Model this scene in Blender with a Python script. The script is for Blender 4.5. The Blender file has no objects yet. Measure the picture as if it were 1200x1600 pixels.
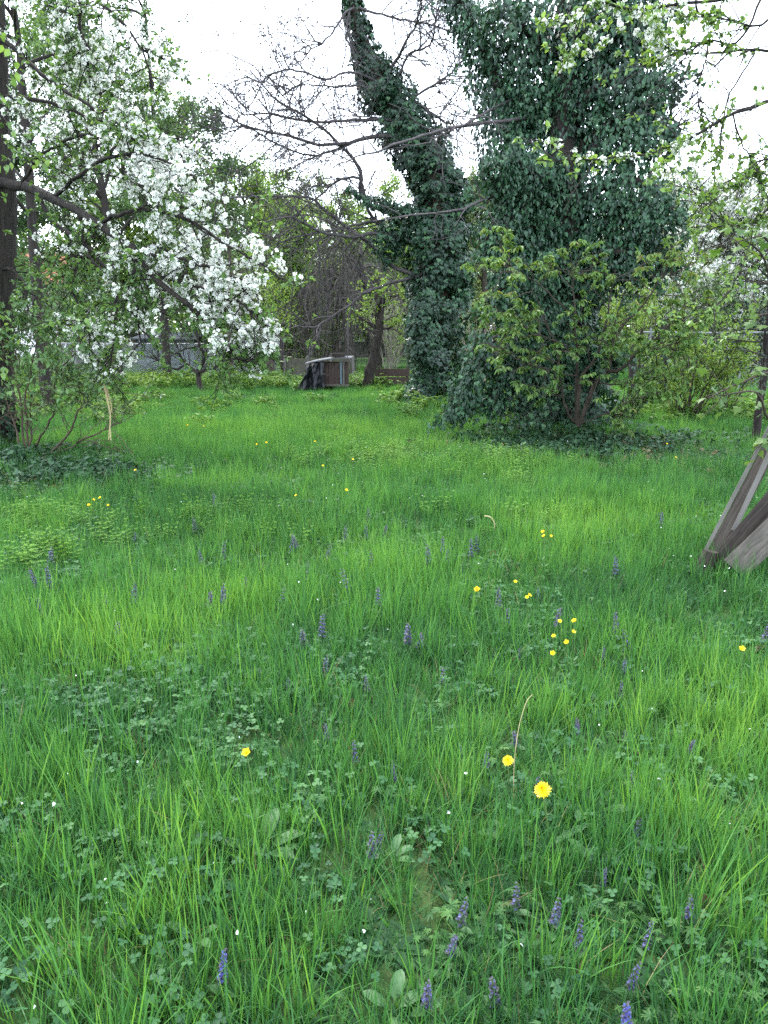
import bpy, math, random
import numpy as np
from mathutils import Matrix, Quaternion
from math import radians, sin, cos, tan, pi

R = np.random.default_rng(11)
random.seed(4)
scene = bpy.context.scene
COL = scene.collection

# ------------------------------------------------------------------ camera, sky, sun, exposure
H = 1.45                      # eye height
PITCH = radians(13.1)
FPX, CX, CY = 1200.0, 600.0, 800.0
cam_d = bpy.data.cameras.new('camera')
cam_d.sensor_fit = 'AUTO'; cam_d.sensor_width = 36.0; cam_d.lens = 27.0
cam_d.clip_start = 0.05; cam_d.clip_end = 2000
cam = bpy.data.objects.new('camera', cam_d); COL.objects.link(cam)
cam.location = (0, 0, H); cam.rotation_euler = (pi / 2 - PITCH, 0, 0)
scene.camera = cam

SUN_EL, SUN_AZ = radians(52), radians(-28)     # veiled sun ahead on the left, high: the trees are seen against the light
world = bpy.data.worlds.new('World'); scene.world = world; world.use_nodes = True
nt = world.node_tree; nt.nodes.clear()
wo = nt.nodes.new('ShaderNodeOutputWorld'); bg = nt.nodes.new('ShaderNodeBackground')
sky = nt.nodes.new('ShaderNodeTexSky'); sky.sky_type = 'NISHITA'; sky.sun_disc = False
sky.sun_elevation = SUN_EL; sky.sun_rotation = SUN_AZ; sky.air_density = 1.0; sky.dust_density = 2.0
mixw = nt.nodes.new('ShaderNodeMix'); mixw.data_type = 'RGBA'
mixw.inputs['Factor'].default_value = 0.72
mixw.inputs['B'].default_value = (10.0, 11.0, 12.4, 1)   # even bright high cloud
nt.links.new(sky.outputs[0], mixw.inputs['A']); nt.links.new(mixw.outputs['Result'], bg.inputs[0])
bg.inputs[1].default_value = 0.125
nt.links.new(bg.outputs[0], wo.inputs[0])
sun_d = bpy.data.lights.new('sun', 'SUN'); sun_d.energy = 1.5; sun_d.angle = radians(10); sun_d.color = (1, .96, .90)
sun = bpy.data.objects.new('sun', sun_d); COL.objects.link(sun)
sun.rotation_euler = (pi / 2 - SUN_EL, 0, pi - SUN_AZ)
scene.view_settings.view_transform = 'Standard'; scene.view_settings.look = 'None'
scene.view_settings.exposure = 2.02; scene.view_settings.gamma = 1; scene.view_settings.use_curve_mapping = False
cy = scene.cycles
cy.max_bounces = 7; cy.diffuse_bounces = 2; cy.glossy_bounces = 2; cy.transmission_bounces = 4
cy.transparent_max_bounces = 4; cy.sample_clamp_indirect = 6; cy.use_adaptive_sampling = True; cy.adaptive_threshold = 0.01
cy.use_denoising = False
cy.caustics_reflective = False; cy.caustics_refractive = False

# ------------------------------------------------------------------ picture geometry: pixel of the photo -> place
def ray(px, py):
    u = (px - CX) / FPX; v = (CY - py) / FPX
    return u, cos(PITCH) + v * sin(PITCH), -sin(PITCH) + v * cos(PITCH)
def W(px, py, d):
    u, y, z = ray(px, py); t = d / y
    return np.array((u * t, d, H + z * t))
_T = np.random.default_rng(5).random((64, 64))
def noise2(x, y, s, k=0):
    x = np.asarray(x, float) / s + 17.3 * k; y = np.asarray(y, float) / s + 9.1 * k
    xi = np.floor(x).astype(int); yi = np.floor(y).astype(int); fx = x - xi; fy = y - yi
    fx = fx * fx * (3 - 2 * fx); fy = fy * fy * (3 - 2 * fy)
    g = lambda a, b: _T[a % 64, b % 64]
    return (g(xi, yi) * (1 - fx) + g(xi + 1, yi) * fx) * (1 - fy) + (g(xi, yi + 1) * (1 - fx) + g(xi + 1, yi + 1) * fx) * fy
BIG = W(905, 690, 11.2)[:2]; MIDT = W(672, 633, 16.0)[:2]
def gz(x, y):
    x = np.asarray(x, float); y = np.asarray(y, float)
    z = .05 * (noise2(x, y, 1.3, 1) - .5) + .12 * (noise2(x, y, 5.5, 2) - .5)
    z = z * np.clip((y - .2) / 2.5, 0, 1)
    z = z + .22 * np.exp(-((x - BIG[0]) ** 2 + (y - BIG[1]) ** 2) / 1.1) + .12 * np.exp(-((x - MIDT[0]) ** 2 + (y - MIDT[1]) ** 2) / 1.0)
    return z
def G(px, py):
    u, y, z = ray(px, py); h = 0.0
    for _ in range(6):
        t = (h - H) / z; h = float(gz(u * t, y * t))
    return np.array((u * t, y * t, h))
def proj(P):
    P = np.asarray(P); y = P[..., 1]; z = P[..., 2] - H
    f = y * cos(PITCH) - z * sin(PITCH); v = y * sin(PITCH) + z * cos(PITCH)
    return CX + FPX * P[..., 0] / f, CY - FPX * v / f
def pxm(d): return d / FPX     # metres per photo pixel at distance d

# ------------------------------------------------------------------ mesh helpers
class MB:
    def __init__(s): s.v = []; s.f = {}; s.t = []; s.n = 0
    def add(s, V, F, tint=.5):
        V = np.asarray(V, float).reshape(-1, 3); F = np.asarray(F, int)
        s.v.append(V); s.t.append(np.broadcast_to(np.asarray(tint, float), (len(V),)))
        s.f.setdefault(F.shape[1], []).append(F + s.n); s.n += len(V); return s
    def mesh(s, name, mat, smooth=False):
        me = bpy.data.meshes.new(name)
        if s.n:
            V = np.concatenate(s.v); L = []; ST = []; o = 0
            for k, fs in s.f.items():
                a = np.concatenate(fs); L.append(a.ravel()); ST.append(o + k * np.arange(len(a))); o += a.size
            L = np.concatenate(L); ST = np.concatenate(ST)
            me.vertices.add(len(V)); me.vertices.foreach_set('co', V.astype(np.float32).ravel())
            me.loops.add(len(L)); me.loops.foreach_set('vertex_index', L.astype(np.int32))
            me.polygons.add(len(ST)); me.polygons.foreach_set('loop_start', ST.astype(np.int32))
            me.polygons.foreach_set('use_smooth', np.full(len(ST), smooth))
            at = me.attributes.new('tint', 'FLOAT', 'POINT'); at.data.foreach_set('value', np.concatenate(s.t).astype(np.float32))
            me.update(calc_edges=True)
        if mat: me.materials.append(mat)
        return me
    def build(s, name, mat, parent=None, smooth=False, kind=None):
        return link(name, s.mesh(name, mat, smooth), parent, kind)
def link(name, me, parent=None, kind=None):
    o = bpy.data.objects.new(name, me); COL.objects.link(o)
    if parent is not None: o.parent = parent; o.matrix_parent_inverse = Matrix.Translation(-parent.location)   # meshes are in world metres
    if kind: o['kind'] = kind
    return o
def tag(o, label, cat, group=None):
    o['label'] = label; o['category'] = cat
    if group: o['group'] = group
    return o
def thing(name, label, cat, loc=(0, 0, 0), rz=0, group=None):
    o = bpy.data.objects.new(name, None); COL.objects.link(o); o.empty_display_size = .2
    o.location = loc; o.rotation_euler = (0, 0, rz); tag(o, label, cat, group)
    return o
def copy_tree(o, loc=None, rz=None, scale=None, label=None, group=None, parent=None):
    c = o.copy(); COL.objects.link(c)
    if parent is not None: c.parent = parent
    if loc is not None: c.location = loc
    if rz is not None: c.rotation_euler = (0, 0, rz)
    if scale is not None: c.scale = (scale,) * 3
    if label: c['label'] = label
    if group: c['group'] = group
    for ch in o.children: copy_tree(ch, parent=c)
    return c

def nrm(a): return a / np.maximum(np.linalg.norm(a, axis=-1, keepdims=True), 1e-9)
def curve(pts, n=24, jit=0.0):
    """smooth line through control points"""
    P = np.array([np.asarray(p, float) for p in pts]); k = len(P)
    Q = np.vstack([2 * P[0] - P[1], P, 2 * P[-1] - P[-2]])
    t = np.linspace(0, k - 1 - 1e-6, n); i = t.astype(int); f = (t - i)[:, None]
    a, b, c, d = Q[i], Q[i + 1], Q[i + 2], Q[i + 3]
    o = .5 * (2 * b + (c - a) * f + (2 * a - 5 * b + 4 * c - d) * f ** 2 + (3 * b - a - 3 * c + d) * f ** 3)
    if jit:
        w = np.cumsum(R.normal(0, 1, (n, P.shape[1])), 0); w -= np.linspace(0, 1, n)[:, None] * w[-1]
        w[:, 3:] = 0; o = o + w * jit
    return o
def pcurve(pts, n=24, jit=0.0):
    """control points (px, py, distance)"""
    return curve([W(*p) for p in pts], n, jit)
def tubes(mb, P, r0, r1, sides=5, tint=.5, power=1.0, rough=0.0):
    """P (M,N,3) bundles of lines, radii r0 -> r1 (scalars or (M,))"""
    P = np.asarray(P, float)
    if P.ndim == 2: P = P[None]
    M, N, _ = P.shape
    r0 = np.broadcast_to(np.asarray(r0, float), (M,)); r1 = np.broadcast_to(np.asarray(r1, float), (M,))
    s = np.linspace(0, 1, N)[None] ** power
    rad = r0[:, None] * (1 - s) + r1[:, None] * s
    T = nrm(np.gradient(P, axis=1)); mt = np.abs(nrm(P[:, -1] - P[:, 0])).argmin(1)
    ref = np.eye(3)[mt][:, None, :]
    U = nrm(np.cross(T, ref)); V = np.cross(T, U)
    a = np.arange(sides) * 2 * pi / sides
    rr = rad[:, :, None, None]
    if rough: rr = rr * (1 + R.normal(0, rough, (M, N, sides, 1)))
    ring = P[:, :, None, :] + rr * (U[:, :, None, :] * np.cos(a)[None, None, :, None] + V[:, :, None, :] * np.sin(a)[None, None, :, None])
    idx = np.arange(M * N * sides).reshape(M, N, sides)
    q = np.stack([idx[:, :-1], np.roll(idx, -1, 2)[:, :-1], np.roll(idx, -1, 2)[:, 1:], idx[:, 1:]], -1).reshape(-1, 4)
    tt = np.broadcast_to(np.asarray(tint, float).reshape(-1, 1, 1), (M, N, sides)).ravel() if np.ndim(tint) else tint
    mb.add(ring.reshape(-1, 3), q, tt)
    cap = idx[:, -1]
    if sides in (3, 4): mb.add(ring[:, -1].reshape(-1, 3), np.arange(M * sides).reshape(M, sides), .5)
    return mb
def vtube(mb, P, rad, sides=10, tint=.5, rough=0.0):
    """one line with a radius at every point"""
    P = np.asarray(P, float); rad = np.asarray(rad, float); N = len(P)
    T = nrm(np.gradient(P, axis=0)); ref = np.eye(3)[np.abs(nrm(P[-1] - P[0])).argmin()]
    U = nrm(np.cross(T, ref)); V = np.cross(T, U); a = np.arange(sides) * 2 * pi / sides
    lump = 1 + rough * np.sin(3 * a[None] + np.linspace(0, 5, N)[:, None]) + R.normal(0, rough * .4, (N, sides))
    ring = P[:, None] + (rad[:, None] * lump)[..., None] * (U[:, None] * np.cos(a)[None, :, None] + V[:, None] * np.sin(a)[None, :, None])
    idx = np.arange(N * sides).reshape(N, sides)
    q = np.stack([idx[:-1], np.roll(idx, -1, 1)[:-1], np.roll(idx, -1, 1)[1:], idx[1:]], -1).reshape(-1, 4)
    mb.add(ring.reshape(-1, 3), q, tint)
def sprout(P, n, s0=.2, s1=1.0, L=(.3, .6), ang=(30, 70), up=0.0, grav=0.0, wig=.15, N=7, taper=.4, flat=0.0):
    """n side shoots on every line of P (M,N0,3) -> (M*n,N,3), and where on the parent each sits"""
    P = np.asarray(P, float)
    if P.ndim == 2: P = P[None]
    M, N0, _ = P.shape; K = M * n
    s = R.uniform(s0, s1, (M, n)); t = s * (N0 - 1 - 1e-6); i = t.astype(int); f = (t - i)[..., None]
    m = np.arange(M)[:, None]
    A = P[m, i] * (1 - f) + P[m, i + 1] * f; T = nrm(P[m, i + 1] - P[m, i])
    A = A.reshape(K, 3); T = T.reshape(K, 3); s = s.reshape(K)
    q = R.normal(0, 1, (K, 3)); q[:, 2] *= (1 - flat); q = nrm(np.cross(T, np.cross(q, T)))
    a = np.radians(R.uniform(*ang, K))[:, None]
    D = nrm(T * np.cos(a) + q * np.sin(a) + np.array((0, 0, up)))
    ln = R.uniform(*L, K) * (1 - taper * s)
    out = np.empty((K, N, 3)); out[:, 0] = A
    for k in range(1, N):
        D = nrm(D + R.normal(0, wig, (K, 3)) + np.array((0, 0, -grav)) * (k / N))
        out[:, k] = out[:, k - 1] + D * (ln / (N - 1))[:, None]
    return out, s
def along(P, n, s0=.1, s1=1.0):
    """n random places on every line: positions, tangents"""
    P = np.asarray(P, float)
    if P.ndim == 2: P = P[None]
    M, N0, _ = P.shape
    t = R.uniform(s0, s1, (M, n)) * (N0 - 1 - 1e-6); i = t.astype(int); f = (t - i)[..., None]; m = np.arange(M)[:, None]
    A = P[m, i] * (1 - f) + P[m, i + 1] * f; T = nrm(P[m, i + 1] - P[m, i])
    return A.reshape(-1, 3), T.reshape(-1, 3)
# leaf outlines: x across, y to the tip, z up; widths relative to length
def oval(w, fold=.18, curl=.1):
    V = np.array([(0, 0, 0), (-w, .33, fold * w), (-w * .78, .68, fold * w - curl * .4), (0, 1, -curl), (w * .78, .68, fold * w - curl * .4), (w, .33, fold * w)])
    return V, np.array([(0, 1, 2, 3), (0, 3, 4, 5)])
def kite(w, fold=.2):
    return np.array([(0, 0, 0), (-w, .42, fold * w), (0, 1, 0), (w, .42, fold * w)]), np.array([(0, 2, 1), (0, 3, 2)])
IVY = (np.array([(0, 0, 0), (-.42, -.06, .05), (-.50, .32, .02), (-.2, .5, .04), (0, 1, -.12), (.2, .5, .04), (.50, .32, .02), (.42, -.06, .05)]),
       np.array([(0, 1, 2, 3), (0, 3, 4, 5), (0, 5, 6, 7)]))
def frames(tip, nv):
    y = nrm(tip); z = nrm(nv - (nv * y).sum(-1, keepdims=True) * y); x = np.cross(y, z)
    return np.stack([x, y, z], -1)          # columns
def leaves(mb, pos, tip, nv, size, tint, tpl):
    V, F = tpl; K = len(pos); M = frames(tip, nv)
    size = np.broadcast_to(np.asarray(size, float), (K,))
    P = pos[:, None] + np.einsum('kij,vj->kvi', M, V) * size[:, None, None]
    Fa = (F[None] + (np.arange(K) * len(V))[:, None, None]).reshape(-1, F.shape[1])
    mb.add(P.reshape(-1, 3), Fa, np.repeat(np.broadcast_to(tint, (K,)), len(V)))
def rnd(K, s=1.0): return R.normal(0, s, (K, 3))
UP = np.array((0, 0, 1.0))
def clump_tint(P, s=.5, k=3, amp=.5):
    return np.clip(.5 + amp * (noise2(P[:, 0] + P[:, 2] * .7, P[:, 1] + P[:, 2], s, k) - .5) * 2 * .6 + R.normal(0, .16, len(P)), 0, 1)

# ------------------------------------------------------------------ materials
def new_mat(name):
    m = bpy.data.materials.new(name); m.use_nodes = True; t = m.node_tree; t.nodes.clear()
    return m, t, t.nodes.new('ShaderNodeOutputMaterial')
def ramp(t, stops):
    r = t.nodes.new('ShaderNodeValToRGB'); e = r.color_ramp.elements
    while len(e) < len(stops): e.new(.5)
    for x, (p, c) in zip(e, stops): x.position = p; x.color = (*c, 1)
    return r
def leaf_mat(name, stops, rough=.5, trans=.35, spec=.3, inst=False, tcol=(1.25, 1.15, .55)):
    m, t, out = new_mat(name); N = t.nodes.new; K = t.links.new
    a = N('ShaderNodeAttribute'); a.attribute_name = 'tint'
    src = a.outputs['Fac']
    if inst:
        b = N('ShaderNodeAttribute'); b.attribute_type = 'INSTANCER'; b.attribute_name = 'itint'
        s = N('ShaderNodeMath'); s.operation = 'ADD'; K(a.outputs['Fac'], s.inputs[0]); K(b.outputs['Fac'], s.inputs[1])
        s2 = N('ShaderNodeMath'); s2.operation = 'SUBTRACT'; K(s.outputs[0], s2.inputs[0]); s2.inputs[1].default_value = .5; src = s2.outputs[0]
    r = ramp(t, stops); K(src, r.inputs[0])
    p = N('ShaderNodeBsdfPrincipled'); p.inputs['Roughness'].default_value = rough
    p.inputs['Specular IOR Level'].default_value = spec; K(r.outputs[0], p.inputs['Base Color'])
    if trans:
        mx = N('ShaderNodeMix'); mx.data_type = 'RGBA'; mx.blend_type = 'MULTIPLY'; mx.inputs['Factor'].default_value = 1
        K(r.outputs[0], mx.inputs['A']); mx.inputs['B'].default_value = (*tcol, 1)
        tr = N('ShaderNodeBsdfTranslucent'); K(mx.outputs['Result'], tr.inputs[0])
        ms = N('ShaderNodeMixShader'); ms.inputs[0].default_value = trans
        K(p.outputs[0], ms.inputs[1]); K(tr.outputs[0], ms.inputs[2]); K(ms.outputs[0], out.inputs[0])
    else: K(p.outputs[0], out.inputs[0])
    return m
def bark_mat(name, c1, c2, scale=14, rough=.9, bump=.6, stretch=.18, moss=None):
    m, t, out = new_mat(name); N = t.nodes.new; K = t.links.new
    tc = N('ShaderNodeTexCoord'); mp = N('ShaderNodeMapping'); mp.inputs['Scale'].default_value = (1, 1, stretch); K(tc.outputs['Object'], mp.inputs[0])
    n = N('ShaderNodeTexNoise'); n.inputs['Scale'].default_value = scale; n.inputs['Detail'].default_value = 6; n.inputs['Roughness'].default_value = .7; K(mp.outputs[0], n.inputs['Vector'])
    r = ramp(t, [(.3, c1), (.7, c2)]); K(n.outputs['Fac'], r.inputs[0]); col = r.outputs[0]
    if moss:
        n2 = N('ShaderNodeTexNoise'); n2.inputs['Scale'].default_value = 2.3; n2.inputs['Detail'].default_value = 4; K(tc.outputs['Object'], n2.inputs['Vector'])
        r2 = ramp(t, [(.5, (0, 0, 0)), (.66, (1, 1, 1))]); K(n2.outputs['Fac'], r2.inputs[0])
        mx = N('ShaderNodeMix'); mx.data_type = 'RGBA'; K(r2.outputs[0], mx.inputs['Factor']); K(col, mx.inputs['A']); mx.inputs['B'].default_value = (*moss, 1); col = mx.outputs['Result']
    p = N('ShaderNodeBsdfPrincipled'); p.inputs['Roughness'].default_value = rough; p.inputs['Specular IOR Level'].default_value = .2; K(col, p.inputs['Base Color'])
    b = N('ShaderNodeBump'); b.inputs['Strength'].default_value = bump; b.inputs['Distance'].default_value = .03; K(n.outputs['Fac'], b.inputs['Height']); K(b.outputs[0], p.inputs['Normal'])
    K(p.outputs[0], out.inputs[0]); return m
def plain_mat(name, c, rough=.6, spec=.3, metal=0, var=.25, scale=9, stretch=(1, 1, 1)):
    m, t, out = new_mat(name); N = t.nodes.new; K = t.links.new
    tc = N('ShaderNodeTexCoord'); mp = N('ShaderNodeMapping'); mp.inputs['Scale'].default_value = stretch; K(tc.outputs['Object'], mp.inputs[0])
    n = N('ShaderNodeTexNoise'); n.inputs['Scale'].default_value = scale; n.inputs['Detail'].default_value = 7; n.inputs['Roughness'].default_value = .65; K(mp.outputs[0], n.inputs['Vector'])
    c = np.array(c); r = ramp(t, [(.28, tuple(c * (1 - var))), (.72, tuple(np.minimum(c * (1 + var), 1)))]); K(n.outputs['Fac'], r.inputs[0])
    p = N('ShaderNodeBsdfPrincipled'); p.inputs['Roughness'].default_value = rough; p.inputs['Specular IOR Level'].default_value = spec; p.inputs['Metallic'].default_value = metal
    b = N('ShaderNodeBump'); b.inputs['Strength'].default_value = .35; b.inputs['Distance'].default_value = .01; K(n.outputs['Fac'], b.inputs['Height']); K(b.outputs[0], p.inputs['Normal'])
    K(r.outputs[0], p.inputs['Base Color']); K(p.outputs[0], out.inputs[0]); return m

M = {}
M['grass'] = leaf_mat('grass_blades', [(0, (.022, .075, .032)), (.35, (.045, .148, .042)), (.65, (.084, .222, .048)), (1, (.155, .305, .058))], .46, .42, .22, inst=True, tcol=(1.25, 1.2, .55))
M['straw'] = leaf_mat('dry_straw', [(0, (.10, .07, .035)), (1, (.34, .27, .14))], .8, .2, .1, inst=True, tcol=(1, 1, 1))
M['clover'] = leaf_mat('clover_leaf', [(0, (.022, .072, .032)), (.5, (.042, .122, .046)), (1, (.078, .175, .060))], .55, .3, .2, inst=True)
M['herb'] = leaf_mat('herb_leaf', [(0, (.026, .075, .026)), (.5, (.055, .135, .036)), (1, (.10, .20, .05))], .55, .3, .22, inst=True)
M['bed'] = leaf_mat('bedstraw_leaf', [(0, (.045, .125, .022)), (.5, (.078, .190, .028)), (1, (.125, .26, .034))], .55, .35, .25, inst=True)
M['nettle'] = leaf_mat('undergrowth_leaf', [(0, (.035, .095, .02)), (.5, (.075, .165, .03)), (1, (.14, .24, .045))], .55, .35, .25, inst=True)
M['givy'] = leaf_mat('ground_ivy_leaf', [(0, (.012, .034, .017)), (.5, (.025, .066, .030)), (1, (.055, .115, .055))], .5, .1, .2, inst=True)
M['deadleaf'] = leaf_mat('dead_leaf', [(0, (.05, .032, .018)), (.5, (.12, .08, .045)), (1, (.25, .19, .13))], .8, .1, .2, inst=True, tcol=(1, 1, 1))
M['petal'] = leaf_mat('fallen_petal', [(0, (.62, .66, .66)), (1, (.85, .86, .84))], .6, .2, .3, inst=True, tcol=(1, 1, 1))
M['ivy'] = leaf_mat('ivy_leaf', [(0, (.008, .024, .014)), (.4, (.016, .048, .026)), (.75, (.028, .082, .038)), (1, (.060, .145, .048))], .38, .14, .36)
M['ivy2'] = leaf_mat('blue_green_ivy_leaf', [(0, (.008, .026, .016)), (.4, (.017, .055, .028)), (.75, (.032, .095, .042)), (1, (.065, .15, .062))], .36, .14, .38)
M['pearleaf'] = leaf_mat('pear_leaf', [(0, (.052, .110, .034)), (.5, (.095, .185, .055)), (1, (.19, .31, .09))], .42, .40, .35)
M['blossom'] = leaf_mat('white_blossom', [(0, (.10, .17, .05)), (.12, (.42, .48, .33)), (.3, (.64, .66, .61)), (1, (.77, .78, .73))], .6, .3, .2, tcol=(1, 1, 1))
M['shrubleaf'] = leaf_mat('shrub_leaf', [(0, (.045, .105, .042)), (.5, (.088, .175, .066)), (1, (.15, .245, .10))], .5, .35, .3)
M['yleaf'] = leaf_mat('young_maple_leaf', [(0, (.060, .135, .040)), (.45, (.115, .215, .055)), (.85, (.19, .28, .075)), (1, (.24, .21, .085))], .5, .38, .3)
M['treeleaf'] = leaf_mat('background_leaf', [(0, (.036, .075, .034)), (.5, (.068, .130, .052)), (1, (.115, .195, .080))], .55, .35, .25)
M['paleleaf'] = leaf_mat('pale_spring_leaf', [(0, (.075, .115, .045)), (.5, (.14, .20, .085)), (1, (.24, .30, .15))], .6, .35, .2)
M['limeleaf'] = leaf_mat('lime_bush_leaf', [(0, (.085, .165, .036)), (.5, (.145, .25, .054)), (1, (.22, .32, .08))], .55, .38, .25)
M['darkneedle'] = leaf_mat('dark_evergreen_leaf', [(0, (.010, .022, .016)), (1, (.03, .055, .035))], .5, .05, .3)
M['mapleleaf'] = leaf_mat('maple_leaf', [(0, (.035, .085, .022)), (.5, (.062, .130, .030)), (1, (.11, .18, .04))], .45, .42, .35)
M['bud'] = leaf_mat('purple_bud', [(0, (.04, .03, .032)), (1, (.10, .075, .06))], .7, .1, .2, tcol=(1, 1, 1))
M['bark'] = bark_mat('pear_bark', (.009, .008, .007), (.046, .038, .032), 26, bump=1.6, stretch=.10)
M['barkd'] = bark_mat('dark_bark', (.013, .011, .011), (.045, .037, .033), 16, bump=.8)
M['barkg'] = bark_mat('grey_branch_bark', (.042, .037, .040), (.105, .094, .096), 20)
M['barkb'] = bark_mat('brown_bark', (.026, .021, .017), (.075, .060, .047), 18)
M['stem'] = bark_mat('reddish_stem', (.045, .033, .025), (.10, .075, .055), 12)
M['tangle'] = bark_mat('dark_twig', (.036, .033, .028), (.085, .078, .066), 12)
M['twigpale'] = bark_mat('pale_twig', (.12, .11, .09), (.24, .22, .18), 12)
M['wood'] = plain_mat('weathered_board', (.058, .049, .040), .85, .15, var=.5, scale=7, stretch=(9, 9, .55))
M['woodd'] = plain_mat('dark_weathered_board', (.030, .025, .021), .85, .15, var=.6, scale=7, stretch=(9, 9, .55))
M['woodl'] = plain_mat('pale_board_edge', (.10, .095, .085), .8, .2, var=.3, scale=7, stretch=(9, 9, .6))
M['woodr'] = plain_mat('rough_grey_board', (.078, .070, .060), .9, .12, var=.6, scale=9, stretch=(7, 7, .8))
M['fresh'] = plain_mat('split_wood', (.38, .31, .17), .8, .2, var=.25, scale=10, stretch=(6, 6, .6))
M['metal'] = plain_mat('galvanised_metal', (.17, .18, .19), .5, .5, .5, var=.2)
M['wire'] = plain_mat('zinc_wire', (.30, .31, .31), .6, .3, .0, var=.15)
M['conc'] = plain_mat('old_concrete', (.11, .107, .095), .95, .1, var=.3, scale=5)
M['tarp'] = plain_mat('black_plastic', (.010, .011, .014), .45, .35, var=.2, scale=2)
M['hutch'] = plain_mat('brown_hutch_board', (.050, .036, .031), .85, .15, var=.4, scale=8, stretch=(6, 6, .7))
M['roofs'] = plain_mat('grey_roof_sheet', (.085, .09, .095), .75, .25, var=.25)
M['blue'] = plain_mat('faded_blue_strip', (.085, .13, .15), .6, .3)
M['reed'] = plain_mat('brown_reed', (.085, .066, .058), .9, .1, var=.5, scale=16, stretch=(6, 6, .4))
M['shed'] = plain_mat('pale_blue_grey_board', (.085, .11, .12), .8, .2, var=.2)
M['plaster'] = plain_mat('white_plaster', (.76, .75, .76), .9, .15, var=.06)
M['roof'] = plain_mat('red_roof_tile', (.34, .12, .075), .85, .15, var=.3)
M['glass'] = plain_mat('window_glass', (.03, .04, .05), .1, .6, var=.1)
M['yellow'] = leaf_mat('yellow_petal', [(0, (.70, .36, .005)), (.5, (.86, .58, .01)), (1, (.90, .70, .03))], .45, .2, .3, tcol=(1, 1, .6))
M['violet'] = leaf_mat('bugle_floret', [(0, (.05, .046, .10)), (.5, (.11, .108, .25)), (1, (.22, .22, .44))], .5, .25, .25, tcol=(1, 1, 1.1))
M['violetb'] = leaf_mat('bright_bugle_floret', [(0, (.045, .042, .16)), (.5, (.09, .095, .34)), (1, (.18, .19, .52))], .5, .25, .25, tcol=(1, 1, 1.1))
M['bract'] = leaf_mat('bugle_bract', [(0, (.045, .042, .055)), (1, (.075, .105, .075))], .5, .2, .3)
M['fstem'] = leaf_mat('flower_stem', [(0, (.05, .10, .03)), (1, (.10, .18, .05))], .5, .1, .3)
M['dleaf'] = leaf_mat('broad_meadow_leaf', [(0, (.036, .10, .034)), (1, (.08, .175, .06))], .5, .3, .25)

# ------------------------------------------------------------------ ground
def ground_material():
    m, t, out = new_mat('meadow_soil'); N = t.nodes.new; K = t.links.new
    tc = N('ShaderNodeTexCoord')
    n1 = N('ShaderNodeTexNoise'); n1.inputs['Scale'].default_value = .7; n1.inputs['Detail'].default_value = 8; K(tc.outputs['Object'], n1.inputs['Vector'])
    n2 = N('ShaderNodeTexNoise'); n2.inputs['Scale'].default_value = 26; n2.inputs['Detail'].default_value = 6; K(tc.outputs['Object'], n2.inputs['Vector'])
    r1 = ramp(t, [(.35, (.022, .048, .014)), (.65, (.045, .095, .024))]); K(n1.outputs['Fac'], r1.inputs[0])
    r2 = ramp(t, [(.3, (.020, .018, .011)), (.7, (.050, .045, .026))]); K(n2.outputs['Fac'], r2.inputs[0])
    sx = N('ShaderNodeSeparateXYZ'); K(tc.outputs['Object'], sx.inputs[0])
    mr = N('ShaderNodeMapRange'); mr.inputs[1].default_value = 8; mr.inputs[2].default_value = 26; mr.inputs[3].default_value = .75; mr.inputs[4].default_value = 1; K(sx.outputs['Y'], mr.inputs[0])
    mx = N('ShaderNodeMix'); mx.data_type = 'RGBA'; K(mr.outputs[0], mx.inputs['Factor']); K(r2.outputs[0], mx.inputs['A']); K(r1.outputs[0], mx.inputs['B'])
    p = N('ShaderNodeBsdfPrincipled'); p.inputs['Roughness'].default_value = 1; p.inputs['Specular IOR Level'].default_value = .1
    K(mx.outputs['Result'], p.inputs['Base Color'])
    b = N('ShaderNodeBump'); b.inputs['Strength'].default_value = .8; b.inputs['Distance'].default_value = .03; K(n2.outputs['Fac'], b.inputs['Height']); K(b.outputs[0], p.inputs['Normal'])
    K(p.outputs[0], out.inputs[0]); return m
gx = np.concatenate([[-600, -200, -80], np.linspace(-40, 40, 161), [80, 200, 600]])
gy = np.concatenate([[-300, -60, -15], np.linspace(-5, 50, 121), [80, 160, 400, 900]])
XX, YY = np.meshgrid(gx, gy); ZZ = gz(XX, YY)
gi = np.arange(XX.size).reshape(XX.shape)
mb = MB(); mb.add(np.stack([XX, YY, ZZ], -1).reshape(-1, 3), np.stack([gi[:-1, :-1], gi[:-1, 1:], gi[1:, 1:], gi[1:, :-1]], -1).reshape(-1, 4))
mb.build('ground', ground_material(), smooth=True, kind='structure')

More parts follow.
